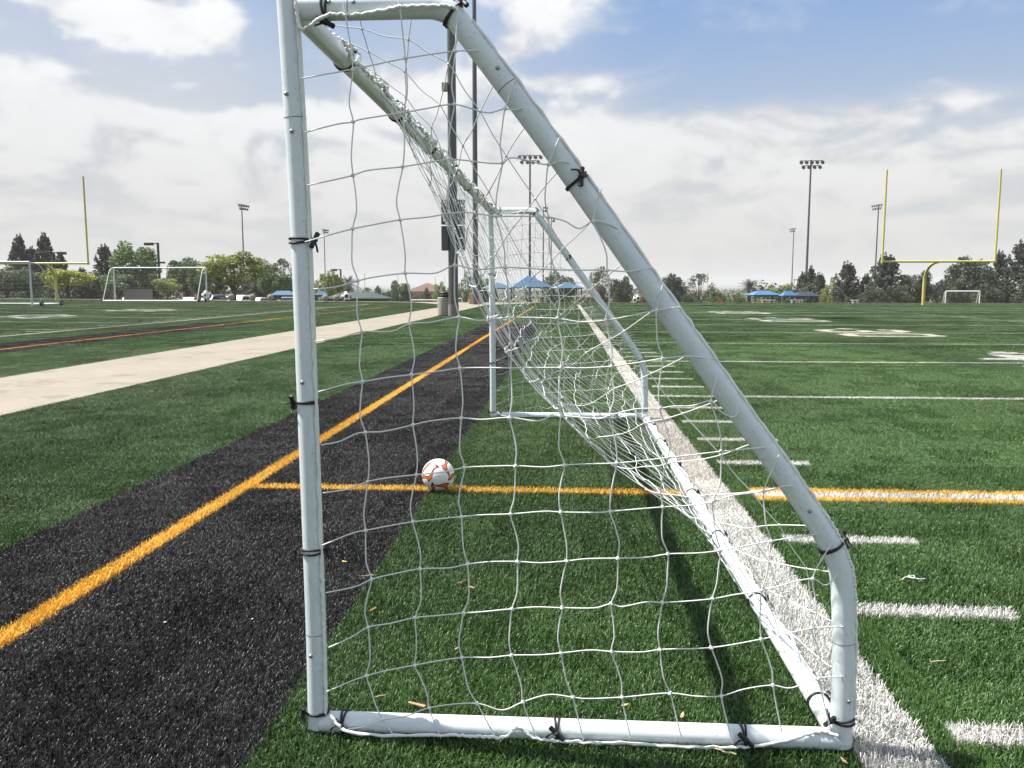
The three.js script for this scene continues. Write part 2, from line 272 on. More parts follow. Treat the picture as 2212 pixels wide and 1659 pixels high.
// ---------------------------------------------------------------- the portable goal with its net
// enamel with fine scuffs, specks and chips of bare metal
const scuffs = noiseTex(512, (u, v, i, j) => {
  const fine = 3 * (h3(i, j, 3) - 0.5), streak = sstep(0.52, 0.74, vnoise(u * 40, v * 5, 12) * 0.6 + vnoise(u * 9, v * 60, 13) * 0.55), grime = sstep(0.35, 0.85, vnoise(u * 7, v * 9, 14) + 0.5 * vnoise(u * 60, v * 60, 15)), chip = sstep(0.87, 0.89, vnoise(u * 46, v * 46, 16));
  const k = fine - 7 * streak - 6 * grime - 34 * chip; return [222 + k, 224 + k * 0.97, 224 + k * 0.92];
}, 1); scuffs.repeat.set(1, 1.6);
const whitePaint = phys(0.84, 0.915, 0.945, 0.36, { map: scuffs, clearcoat: 0.35, clearcoatRoughness: 0.25 });
const twineWhite = mat(0.70, 0.71, 0.69, 0.75), blackCord = mat(0.012, 0.012, 0.013, 0.55), boltSteel = mat(0.30, 0.31, 0.32, 0.35, { metalness: 0.8 }), seamDark = mat(0.10, 0.105, 0.11, 0.7);
const Z0 = -2.21, LEN = 5.75, TUBE = 0.030;
{
  const goal = thing('soccer_goal', 'large white tubular soccer goal with slanted back and white square mesh net', 'soccer goal', V(0, 0, 0));
  const R = rng(5);
  const P = (px, py) => atZ(px, py, Z0), many = (list, n) => smooth(list.map(p => P(p[0], p[1])), n);
  const postPts = many([[687.5, 1577], [684, 1400], [679, 1250], [664, 850], [649, 461], [633, 179], [622, 9], [620, -16]], 40); postPts[0].y = 0.016;
  const braceList = [[642, 19], [800, 17], [900, 15], [938, 16], [970, 27], [988, 43], [1003, 63], [1180, 300], [1376, 578], [1560, 838], [1732, 1080], [1776, 1146], [1798, 1186], [1812, 1222], [1819, 1262], [1821, 1310], [1823, 1450]];
  const bracePts = many(braceList, 160), foot = bracePts[bracePts.length - 1]; bracePts.push(V(foot.x, 0.05, Z0), V(foot.x, 0.016, Z0));
  const postX = postPts[0].x, rearX = foot.x, barY = 0.031, topX = P(628, 90).x, crossY = P(642, 19).y;
  const post = sweep(postPts, 0.0285, 20), brace = sweep(bracePts, TUBE, 20), side = bar(V(postX + 0.01, barY, Z0), V(rearX + 0.005, barY, Z0), TUBE, 20);
  for (const dz of [0, -LEN]) for (const [n, g] of [['upright_post', post], ['slanted_brace', brace], ['side_ground_bar', side]]) part(n, g, whitePaint, goal).position.z = dz;
  part('crossbar', bar(V(topX + 0.012, crossY, Z0 - 0.02), V(topX + 0.012, crossY, Z0 - LEN + 0.02), TUBE, 20), whitePaint, goal);
  part('rear_ground_bar', bar(V(rearX, barY, Z0 - 0.01), V(rearX, barY, Z0 - LEN + 0.01), TUBE, 20), whitePaint, goal);
  // joints where the tubes plug together, and the bolts
  const ringAt = (p, t, r, th) => { const g = new THREE.TorusGeometry(r, th, 6, 28); g.applyQuaternion(new THREE.Quaternion().setFromUnitVectors(V(0, 0, 1), t.clone().normalize())); g.translate(p.x, p.y, p.z); return g; };
  const near = (pts, px, py) => { const q = P(px, py); let b = 0, bd = 9; pts.forEach((p, i) => { const d = p.distanceTo(q); if (d < bd) { bd = d; b = i; } }); const a = pts[Math.max(0, b - 1)], c = pts[Math.min(pts.length - 1, b + 1)], t = c.clone().sub(a).normalize(); return [a.clone().addScaledVector(t, q.clone().sub(a).dot(t)), t]; };
  for (const [pts, px, py, r] of [[postPts, 637, 256, 0.0286], [postPts, 682, 1366, 0.0286], [bracePts, 1096, 187, TUBE], [bracePts, 756, 18, TUBE], [bracePts, 1822, 1385, TUBE]]) { const [p, t] = near(pts, px, py), g = ringAt(p, t, r - 0.0004, 0.0011); for (const dz of [0, -LEN]) part('tube_joint', g, seamDark, goal).position.z = dz; }
  const boltGeo = new THREE.SphereGeometry(0.0058, 12, 8); boltGeo.scale(1, 1, 0.7);
  for (const [pts, px, py, r] of [[postPts, 626, 208, 0.0285], [postPts, 660, 824, 0.0285], [postPts, 678, 1408, 0.0285], [postPts, 638, 288, 0.0285], [bracePts, 1077, 153, TUBE], [bracePts, 718, 13, TUBE], [bracePts, 1826, 1504, TUBE], [bracePts, 1742, 1098, TUBE], [bracePts, 770, 13, TUBE]]) for (const dz of [0, -LEN]) { const q = P(px, py); part('bolt', boltGeo, boltSteel, goal).position.set(q.x, q.y, Z0 + r + 0.001 + dz); }
  // welded corner plates
  for (const dz of [0, -LEN]) { const g = new THREE.SphereGeometry(0.031, 16, 12); part('corner_fitting', g, whitePaint, goal).position.set(rearX, barY, Z0 + dz); }

  // side net: knots read off the photograph, crop by crop
  const crop = { A: [1150, 200, 2.4578], B: [1200, 800, 2.4578], C: [1200, 1400, 2.4578], D: [1200, 2000, 2.4578], E: [1900, 2000, 2.4578], F: [1900, 1400, 2.4578], G: [2500, 1500, 2.4578], H: [1250, 2400, 1.4111], J: [2500, 1900, 1.4439], N: [1200, 700, 1.7015], S: [2000, 950, 2.4578], T: [1150, 0, 2.9493], Z: [1050, 0, 1.8433], Q: [1800, 800, 1.659], L: [1100, 2300, 1.58] };
  const at = s => { const [c, x, y] = s.split(' '), k = crop[c]; return [(k[0] + x / k[2]) / 1.82278, (k[1] + y / k[2]) / 1.82278]; };
  // each row: start on the post | knots | end at the slanted brace; a leading ~ marks a bend without a knot
  const rows = [
    'A 100 268|A 590 180|A 1095 72|A 1580 5|~A 1740 -4|~A 1860 -20',
    'A 130 790|~A 450 707|A 595 690|~A 640 668|A 1078 600|~A 1300 560|A 1570 520|~A 1900 597|A 2062 560|~A 2150 570|~A 2300 510',
    'A 145 1302|~A 450 1240|A 592 1205|~A 720 1160|A 1070 1120|~A 1300 1085|A 1535 1050|A 2035 1085|~A 2110 1035|Z 2045 1195|~Z 2130 1172|~Z 2230 1185',
    'N 0 430|~N 150 388|N 320 342|~N 440 318|N 640 282|~N 830 262|N 972 238|~N 1090 232|N 1283 258|~N 1400 258|N 1632 265|~N 1740 290|~N 1840 340|N 1935 290|~N 2050 315|~N 2120 350',
    'B 85 832|~B 300 810|B 515 752|~B 620 725|B 970 678|~B 1270 675|B 1450 603|~B 1660 640|B 1940 622|S 450 275|S 960 280|~S 1170 292|~S 1390 255',
    'B 105 1338|~B 330 1305|B 550 1245|~B 850 1238|B 1008 1170|~B 1200 1155|B 1490 1105|~B 1680 1135|B 1965 1108|S 480 750|~S 700 780|S 945 765|S 1440 670|~S 1640 640|~S 1690 655',
    'C 130 352|~C 420 272|C 558 252|~C 800 212|C 1035 185|~C 1300 150|C 1502 122|C 1992 120|F 755 118|~F 950 122|F 1245 105|~F 1500 70|F 1745 30|~Q 1500 1000|~Q 1690 1020',
    'C 160 868|~C 340 830|~C 500 755|C 585 742|~C 760 735|C 1045 672|~C 1180 640|C 1515 603|~C 1700 620|C 1985 600|~F 540 632|~F 660 592|F 755 582|~F 1140 608|F 1225 582|~F 1480 520|F 1715 512|~G 350 248|~G 560 240|G 738 197|~G 830 295|~G 960 347|~G 1050 215',
    'C 175 1332|~C 420 1290|C 608 1222|~C 760 1190|C 1080 1152|~C 1330 1130|C 1545 1085|~C 1850 1072|C 2038 1068|~F 600 1078|F 793 1062|~F 950 1050|F 1300 1042|F 1795 990|G 835 680|~G 1160 650|~G 1350 640',
    'D 170 360|~D 480 240|D 588 217|~D 830 170|D 1042 138|D 1515 87|~D 1700 70|D 1990 60|~E 620 32|E 755 38|~E 1150 42|E 1235 32|F 1740 1465|~G 600 1200|G 755 1170|~G 950 1110|G 1250 1072|~G 1480 1015|~G 1600 1050',
    'D 205 822|~D 500 760|D 645 690|~D 850 640|D 1115 592|~D 1420 575|D 1575 543|~D 1800 518|D 2058 522|~E 560 533|E 812 512|~E 1000 495|E 1310 488|~E 1600 475|E 1795 450|~E 2100 435|G 826 1640|G 1320 1550|~G 1600 1510|~G 1830 1490',
    'D 235 1348|~D 450 1250|D 613 1155|~D 830 1115|D 1068 1062|~D 1300 1040|D 1537 1020|~D 1700 1010|D 2005 978|~E 500 960|E 770 970|~E 1100 965|E 1245 930|~E 1330 955|~E 1600 910|E 1740 915|J 440 662|~J 560 640|J 720 615|J 1010 548|~J 1085 582|~J 1180 515',
    'H 50 457|D 600 1620|D 1062 1525|D 1518 1450|~D 1800 1445|D 2000 1430|~E 560 1425|E 758 1400|~E 1050 1380|E 1248 1390|~E 1550 1395|E 1717 1375|J 435 940|J 718 888|J 1005 830|~J 1130 822|~J 1240 838',
    'H 125 668|~H 250 650|L 645 843|~L 790 822|L 930 772|L 1230 740|~L 1390 780|L 1515 733|~L 1680 690|L 1825 703|~L 1900 712|L 2132 705|J 200 1200|~J 350 1215|J 490 1210|~J 620 1175|J 785 1155|~J 880 1170|J 1045 1110|~J 1240 1118',
  ].map(r => r.split('|').map(s => ({ knot: s[0] !== '~', p: at(s.replace('~', '')) })));
  const NETZ = Z0 + 0.037;
  const heads = ['T 600 30', 'T 1245 5', 'T 1925 70', 'A 2165 275', 'Z 2125 1000', 'N 1985 70', 'S 1500 420', 'G 790 -30', 'G 1395 720', 'J 1125 330'], feet = ['H 435 706', 'H 687 712', 'H 998 718', 'H 1230 728', 'L 1892 962', 'L 2185 955', 'J 265 1448', 'J 555 1474', 'J 833 1410', 'J 1108 1392'];
  const W = (p, k = 1) => { const v = atZ(p[0], p[1], NETZ); v.z += (R() - 0.5) * 0.006 * k; return v; };
  const rowPts = rows.map(r => r.map(q => ({ knot: q.knot, v: W(q.p) })));
  const knotList = rowPts.map(r => r.filter((q, i) => q.knot && i > 0).map(q => q.v));
  const TW = 0.00185, nearNet = new THREE.Group(), farNet = new THREE.Group(); nearNet.name = 'side_net'; farNet.name = 'side_net'; goal.add(nearNet, farNet); farNet.position.z = -LEN;
  const twines = [];
  for (const r of rowPts) { const v = r.map(q => q.v); v[v.length - 1].z = Z0 + 0.02; twines.push(sweep(smooth(v, v.length * 9), TW, 6)); }
  for (let c = 0; c < 10; c++) {
    const v = [W(at(heads[c]))]; let prev = null;
    for (const k of knotList) if (k[c]) { if (prev) { const s = (c % 2 ? 1 : -1) * (0.004 + 0.007 * R()) * (R() < 0.25 ? -1 : 1); v.push(prev.clone().lerp(k[c], 0.35).add(V(s * 0.7, 0, 0)), prev.clone().lerp(k[c], 0.68).add(V(s, 0, 0.003))); } v.push(k[c]); prev = k[c]; }
    v.push(W(at(feet[c])).add(V(0, -0.002, 0.004))); twines.push(sweep(smooth(v, v.length * 7), TW, 6));
  }
  const knotGeos = []; for (const r of knotList) for (const k of r) { const g = new THREE.IcosahedronGeometry(0.0056, 1); const p = g.attributes.position; for (let i = 0; i < p.count; i++) { const n = 1 + 0.3 * vnoise(p.getX(i) * 400 + k.x * 90, p.getY(i) * 400, k.y * 70); p.setXYZ(i, p.getX(i) * n, p.getY(i) * n, p.getZ(i) * n); } g.computeVertexNormals(); g.translate(k.x, k.y, k.z); knotGeos.push(g); }
  const knots = join(knotGeos);
  for (const net of [nearNet, farNet]) { for (const g of twines) part('twine', g, twineWhite, net); part('knots', knots, twineWhite, net).userData.kind = 'stuff'; }
  // hem rope laced along the frame
  const ropeAlong = (pts, amp, seed) => { const r = rng(seed), f = smooth(pts, pts.length * 10), o = f.map((p, i) => p.clone().add(V((r() - 0.5) * amp, (r() - 0.5) * amp, (r() - 0.5) * amp))); return sweep(o, t => 0.0042 * (0.8 + 0.5 * Math.abs(Math.sin(t * f.length * 1.1))), 6); };
  const hemPost = postPts.filter((_, i) => i % 3 === 0).map(p => V(p.x + 0.027, p.y, Z0 + 0.017)); hemPost[0].y = 0.06;
  const hemLow = [V(postX + 0.05, 0.07, Z0 + 0.036), V(postX + 0.09, 0.035, Z0 + 0.05), V(-0.30, 0.026, Z0 + 0.042), V(-0.22, 0.028, Z0 + 0.045), V(-0.155, 0.03, Z0 + 0.046), V(-0.125, 0.055, Z0 + 0.04), V(-0.08, 0.03, Z0 + 0.046), V(0, 0.022, Z0 + 0.045), V(0.2, 0.022, Z0 + 0.045), V(0.45, 0.02, Z0 + 0.045), V(0.56, 0.03, Z0 + 0.04), V(0.66, 0.056, Z0 + 0.03), V(rearX - 0.05, 0.062, Z0 + 0.02), V(rearX - 0.02, 0.06, Z0 + 0.035)];
  const hemTop = [at('T 30 0'), at('T 100 330'), at('T 270 250'), at('T 420 170'), at('T 680 175'), at('T 1060 120'), at('T 1260 85'), at('T 1700 65'), at('T 1900 85')].map(p => W(p, 0));
  hemTop[0].z = hemTop[1].z = Z0 + 0.03;
  const hemBrace = bracePts.filter((p, i) => i % 6 === 0 && p.y < 1.93 && p.x > -0.3).map((p, i, a) => { const t = (a[i + 1] ?? p).clone().sub(a[i - 1] ?? p).normalize(); return V(p.x - t.y * 0.029, p.y + t.x * 0.029, Z0 + 0.012); }); hemBrace[hemBrace.length - 1].y = 0.08;
  for (const net of [nearNet, farNet]) { [hemPost, hemLow, hemTop, hemBrace].forEach((h, i) => part('hem_rope', ropeAlong(h, 0.004, 30 + i), twineWhite, net)); }

  // rear net: hangs from the crossbar and slumps into the goal between the two side frames
  const back = new THREE.Group(); back.name = 'rear_net'; goal.add(back);
  const arcTable = pts => { const L = [0]; for (let i = 1; i < pts.length; i++) L.push(L[i - 1] + pts[i].distanceTo(pts[i - 1])); return u => { const s = u * L[L.length - 1]; let i = 1; while (i < L.length - 1 && L[i] < s) i++; return pts[i - 1].clone().lerp(pts[i], (s - L[i - 1]) / (L[i] - L[i - 1])); }; };
  const frameArc = arcTable([V(topX + 0.03, crossY + 0.02, 0), ...bracePts.filter((p, i) => i % 4 === 0 && p.y > 0.12 && p.x > topX + 0.06).map((p, i, a) => { const t = (a[i + 1] ?? p).clone().sub(a[i - 1] ?? p).normalize(); return V(p.x - t.y * 0.03, p.y + t.x * 0.03, 0); }), V(rearX + 0.03, 0.045, 0)]);
  const slump = arcTable(smooth([V(topX + 0.04, crossY + 0.01, 0), V(-0.60, 1.70, 0), V(-0.50, 1.42, 0), V(-0.37, 1.09, 0), V(-0.20, 0.82, 0), V(0.0, 0.62, 0), V(0.22, 0.47, 0), V(0.42, 0.36, 0), V(0.58, 0.22, 0), V(rearX - 0.06, 0.06, 0)], 60));
  const NU = 18, NV = 38;
  const sheetAt = (u, v) => { const d = Math.min(v, 1 - v) * LEN, w = (1 - Math.exp(-d / 0.55)) * 0.99, a = frameArc(u), b = slump(u), n = 0.022 * w; const q = a.lerp(b, w); return V(q.x + n * vnoise(u * 9, v * 16, 1), q.y + n * vnoise(u * 9, v * 16, 5) - 0.03 * w * Math.sin(v * 38 * 0.42) * Math.sin(u * 3.1), Z0 - v * LEN + 0.02 * vnoise(u * 8, v * 14, 8)); };
  const kk = []; for (let i = 0; i <= NU; i++) { kk.push([]); for (let j = 0; j <= NV; j++) { const jit = i > 0 && i < NU && j > 0 && j < NV ? 1 : 0; kk[i].push(sheetAt((i + jit * (R() - 0.5) * 0.14) / NU, (j + jit * (R() - 0.5) * 0.14) / NV)); } }
  const zig = (list, amp) => { const o = []; list.forEach((p, i) => { o.push(p); if (list[i + 1]) o.push(p.clone().lerp(list[i + 1], 0.5).add(V((R() - 0.5) * amp, (R() - 0.5) * amp - amp * 0.3, (R() - 0.5) * amp))); }); return smooth(o, o.length * 3); };
  for (let i = 0; i <= NU; i++) part('twine', sweep(zig(kk[i], 0.008), TW * 0.86, 5), twineWhite, back);
  for (let j = 1; j < NV; j++) part('twine', sweep(zig(kk.map(r => r[j]), 0.008), TW * 0.86, 5), twineWhite, back);
  const bk = []; for (let i = 1; i < NU; i++) for (let j = 1; j < NV; j++) { const g = new THREE.IcosahedronGeometry(0.0050, 0); g.rotateX(i); g.rotateY(j); g.translate(kk[i][j].x, kk[i][j].y, kk[i][j].z); bk.push(g); }
  part('knots', join(bk), twineWhite, back).userData.kind = 'stuff';
  part('hem_rope', ropeAlong(Array.from({ length: 44 }, (_, i) => V(topX + 0.035 + 0.012 * Math.sin(i * 2.1), crossY + 0.03 + 0.008 * Math.cos(i * 1.7), Z0 - LEN * i / 43)), 0.012, 41), twineWhite, back);
  for (const k of [1, 2]) part('hem_rope', ropeAlong(Array.from({ length: 44 }, (_, i) => V(topX + 0.046 + k * 0.008 + 0.012 * Math.sin(i * 1.7 + k), crossY + 0.012 - k * 0.014 + 0.010 * Math.cos(i * 2.3 + k), Z0 - 0.3 - (LEN - 0.35) * i / 43)), 0.014, 44 + k), twineWhite, back);
  part('hem_rope', ropeAlong(Array.from({ length: 44 }, (_, i) => V(rearX + 0.037 + 0.004 * Math.sin(i * 2.7), 0.03 + 0.01 * Math.cos(i * 1.3), Z0 - LEN * i / 43)), 0.006, 42), twineWhite, back);

  // black bungee ties with toggles
  const tie = (p, axis, r, out, name = 'bungee_tie') => {
    const g = new THREE.Group(); g.name = name; goal.add(g); const t = axis.clone().normalize(), o = out.clone().addScaledVector(t, -out.dot(t)).normalize(), s = t.clone().cross(o), loops = [];
    for (const [off, sk] of [[-0.0042, 0.003], [0.0042, -0.002]]) { const pts = []; for (let i = 0; i <= 30; i++) { const a = i / 30 * 2 * Math.PI; pts.push(p.clone().addScaledVector(o, Math.cos(a) * (r + 0.003)).addScaledVector(s, Math.sin(a) * (r + 0.003)).addScaledVector(t, off * (1 - 0.6 * Math.max(0, Math.cos(a))) + sk * Math.sin(a))); } loops.push(sweep(pts, 0.0031, 7)); }
    part('cord_loop', join(loops), blackCord, g);
    const c = p.clone().addScaledVector(o, r + 0.012), h = t.clone().multiplyScalar(0.75).addScaledVector(s, 0.66).normalize();
    part('toggle', sweep([-0.026, -0.024, -0.008, 0.008, 0.024, 0.026].map(q => c.clone().addScaledVector(h, q)), u => [0.004, 0.0072, 0.0062, 0.0062, 0.0072, 0.004][Math.round(u * 5)], 10), blackCord, g);
    const k = new THREE.IcosahedronGeometry(0.0095, 1); k.scale(1, 0.8, 1); k.translate(c.x, c.y, c.z);
    part('cord_knot', join([k, sweep(smooth([c, c.clone().addScaledVector(t, -0.018).addScaledVector(o, 0.006), c.clone().addScaledVector(t, -0.03).addScaledVector(s, 0.012)], 8), 0.0028, 6)]), blackCord, g);
    return g;
  };
  const Zf = dz => V(0, 0, dz);
  for (const dz of [0, -LEN]) {
    for (const [pts, px, py, r, out] of [[postPts, 652, 520, 0.0285, V(1, 0, 0.3)], [postPts, 665, 868, 0.0285, V(-1, 0, 0.1)], [postPts, 677, 1187, 0.0285, V(1, 0, -0.3)], [postPts, 687, 1535, 0.0285, V(-1, 0, 0.4)], [bracePts, 706, 17, TUBE, V(0, -1, 0.4)], [bracePts, 978, 34, TUBE, V(0.3, 1, 0.2)], [bracePts, 1247, 392, TUBE, V(0.2, 0.3, 1)], [bracePts, 1795, 1180, TUBE, V(1, 0.3, 0)], [bracePts, 1823, 1552, TUBE, V(-1, 0, 0.5)]]) { const [p, t] = near(pts, px, py); tie(p.add(Zf(dz)), t, r, out); }
    for (const px of [745, 1203, 1605]) tie(V(P(px, 1575).x, barY, Z0 + dz), V(1, 0, 0), TUBE, V(0, 0.25, 1));
  }
  for (let i = 0; i < 7; i++) { const z = Z0 - 0.42 - i * 0.83 - 0.12 * R(); if (z > Z0 - LEN + 0.1) { tie(V(topX + 0.012, crossY, z), V(0, 0, 1), TUBE, V(0.5, 0.9, 0)); tie(V(rearX, barY, z + 0.29), V(0, 0, 1), TUBE, V(0.9, 0.3, 0)); } }
}

// ---------------------------------------------------------------- the match ball
{
  const c = onGround(948, 1052, 0.03), rad = 0.101, n = 768;
  const u = (x, y) => [(x - 855) / 427, (800 - y) / 427];
  const flames = [
    [[880, 600], [800, 590], [740, 620], [700, 680], [680, 740], [640, 800], [580, 830], [520, 815], [470, 795], [430, 850], [450, 885], [500, 875], [560, 885], [590, 920], [605, 960], [650, 920], [690, 850], [715, 780], [722, 720], [750, 660], [800, 617]],
    [[1035, 420], [1110, 490], [1070, 540], [1075, 600], [1090, 660], [1130, 740], [1150, 820], [1145, 890], [1105, 945], [1135, 860], [1115, 790], [1060, 710], [1010, 670], [960, 610], [935, 540], [980, 545], [1025, 515], [1045, 460]],
    [[1283, 720], [1280, 780], [1240, 860], [1180, 920], [1130, 945], [1170, 880], [1190, 800], [1215, 785], [1255, 765]],
    [[705, 985], [740, 1040], [800, 1060], [900, 1050], [1000, 1015], [1130, 1010], [1085, 1080], [1085, 1130], [1110, 1170], [1020, 1210], [1040, 1150], [1010, 1112], [900, 1105], [810, 1085], [750, 1060], [715, 1030]],
    [[692, 1000], [670, 1060], [690, 1130], [710, 1215], [750, 1195], [745, 1150], [780, 1130], [735, 1095], [705, 1040]],
    [[640, 480], [690, 520], [650, 545], [590, 560], [530, 620], [480, 690], [450, 740], [465, 670], [515, 590], [570, 520], [600, 490]],
    [[690, 590], [740, 545], [790, 530], [840, 550], [875, 595], [820, 575], [760, 570]],
  ].map(f => { const q = f.map(p => u(...p)), xs = q.map(p => p[0]), ys = q.map(p => p[1]); q.box = [Math.min(...xs) - 0.03, Math.max(...xs) + 0.03, Math.min(...ys) - 0.03, Math.max(...ys) + 0.03]; return q; });
  const phi = (1 + Math.sqrt(5)) / 2, cen = []; for (const s of [-1, 1]) for (const q of [-1, 1]) { cen.push(V(0, s, q * phi), V(s, q * phi, 0), V(q * phi, 0, s)); }
  cen.forEach(v => v.normalize()); const hexes = []; for (let i = 0; i < 12; i++) for (let j = i + 1; j < 12; j++) for (let k = j + 1; k < 12; k++) if (cen[i].dot(cen[j]) > 0.4 && cen[i].dot(cen[k]) > 0.4 && cen[j].dot(cen[k]) > 0.4) hexes.push(cen[i].clone().add(cen[j]).add(cen[k]).normalize());
  const rot = new THREE.Quaternion().setFromEuler(new THREE.Euler(0.42, 0.3, 0.2)), all = [...cen.map(v => [v.clone().applyQuaternion(rot), 0.02]), ...hexes.map(v => [v.clone().applyQuaternion(rot), 0])];
  const d = new Uint8Array(n * n / 2 * 4), bp = new Uint8Array(n * n / 2 * 4), dir = V(0, 0, 0);
  for (let j = 0; j < n / 2; j++) for (let i = 0; i < n; i++) {
    const th = (1 - (j + 0.5) / (n / 2)) * Math.PI, ph = (i + 0.5) / n * 2 * Math.PI, o = (j * n + i) * 4;
    dir.set(-Math.cos(ph) * Math.sin(th), Math.cos(th), Math.sin(ph) * Math.sin(th));
    let b1 = -2, b2 = -2; for (const [v, w] of all) { const q = v.dot(dir) - w; if (q > b1) { b2 = b1; b1 = q; } else if (q > b2) b2 = q; }
    const seam = sstep(0.016, 0.002, b1 - b2);
    let R = 228, G = 229, B = 228;
    const x = dir.x * (dir.z < 0 ? -1 : 1), y = dir.y;                                  // the print repeats on the other half of the ball
    for (const f of flames) {
      if (x < f.box[0] || x > f.box[1] || y < f.box[2] || y > f.box[3]) continue; let inside = false, dm = 9; for (let a = 0, b = f.length - 1; a < f.length; b = a++) { const [ax, ay] = f[a], [bx, by] = f[b]; if ((ay > y) !== (by > y) && x < (bx - ax) * (y - ay) / (by - ay) + ax) inside = !inside; const ex = bx - ax, ey = by - ay, t = Math.max(0, Math.min(1, ((x - ax) * ex + (y - ay) * ey) / (ex * ex + ey * ey))); const hx = x - ax - ex * t, hy = y - ay - ey * t; dm = Math.min(dm, hx * hx + hy * hy); } dm = Math.sqrt(dm);
      if (!inside && dm < 0.018) { R = 60; G = 22; B = 18; } if (inside) { const k = sstep(0.022, 0.055, dm), e = sstep(0.008, 0.016, dm); R = lerp(40, lerp(186, 214, k), e); G = lerp(12, lerp(34, 122, k), e); B = lerp(12, lerp(28, 22, k), e); break; }
    }
    d[o] = R; d[o + 1] = G; d[o + 2] = B; d[o + 3] = 255; const hgt = 255 * (1 - seam); bp[o] = bp[o + 1] = bp[o + 2] = hgt; bp[o + 3] = 255;
  }
  const tex = (a, srgb) => { const t = new THREE.DataTexture(a, n, n / 2); if (srgb) t.colorSpace = THREE.SRGBColorSpace; t.magFilter = t.minFilter = THREE.LinearFilter; t.wrapS = THREE.RepeatWrapping; t.needsUpdate = true; return t; };
  const ball = single('soccer_ball', 'white soccer ball with red and orange flame print resting on the yellow line', 'ball', new THREE.SphereGeometry(rad, 64, 40), phys(1, 1, 1, 0.38, { map: tex(d, true), bumpMap: tex(bp), bumpScale: 0.0016, clearcoat: 0.25, clearcoatRoughness: 0.3 }), V(c.x, rad + 0.010, c.z + 0.02));
  ball.rotation.set(-0.22, 0.16, 0, 'YXZ');
}

// ---------------------------------------------------------------- floodlights and other poles
const Wp = (px, py, z) => atZ(px, py, -z), Xp = (px, z) => atZ(px, 630, -z).x, Yp = (px, py, z) => atZ(px, py, -z).y;           // a direction of the photograph at a chosen distance
const poleSteel = mat(0.085, 0.092, 0.094, 0.5, { metalness: 0.25 }), darkBox = mat(0.055, 0.06, 0.06, 0.6), lampShell = mat(0.20, 0.205, 0.21, 0.4, { metalness: 0.5 }), glassGrey = phys(0.35, 0.37, 0.38, 0.15), footingGrey = mat(0.19, 0.186, 0.175, 0.9);
const lampGeo = new THREE.LatheGeometry([[0.03, -0.22], [0.12, -0.2], [0.2, -0.06], [0.31, 0.12], [0.33, 0.16]].map(p => new THREE.Vector2(p[0], p[1])), 14); lampGeo.rotateX(Math.PI / 2);
const lensGeo = new THREE.CircleGeometry(0.31, 14); lensGeo.translate(0, 0, 0.13);
const visorGeo = new THREE.CylinderGeometry(0.335, 0.345, 0.3, 14, 1, true, Math.PI * 0.5, Math.PI); visorGeo.rotateX(Math.PI / 2); visorGeo.rotateZ(-Math.PI / 2); visorGeo.translate(0, 0, 0.28);
const lampWhole = join([lampGeo.clone(), visorGeo.clone(), lensGeo.clone()]);
function floodlight(px, z, tall, facing, label, both, group, xAt) {
  const x = xAt ?? atZ(px, 600, z).x, t = thing('floodlight', label, 'floodlight', V(x, land(x, z), z), group);
  part('pole', sweep([0, 0.2, 0.4, 0.6, 0.8, 1].map(k => V(0, k * tall, 0)), u => lerp(0.215, 0.12, u), 16), poleSteel, t);
  const head = new THREE.Group(); head.name = 'lamp_array'; head.position.y = tall; head.rotation.y = facing; t.add(head);
  const rows = [[0.1, 5, 3.3], [-0.62, 4, 2.6]];
  for (const s of both ? [1, -1] : [1]) for (const [y, n, w] of rows) {
    part('crossarm', slab(w, 0.1, 0.1, 0, y, s * 0.16), poleSteel, head);
    for (let i = 0; i < n; i++) { const q = part('lamp', lampWhole, lampShell, head); q.scale.setScalar(0.82); q.position.set((i / (n - 1) - 0.5) * (w - 0.2), y - 0.22, s * 0.42); q.rotation.set(0.5, s > 0 ? 0 : Math.PI, 0, 'YXZ'); }
  }
  part('pole_tip', bar(V(0, tall - 1.2, 0), V(0, tall + 0.25, 0), 0.1), poleSteel, t);
  return t;
}
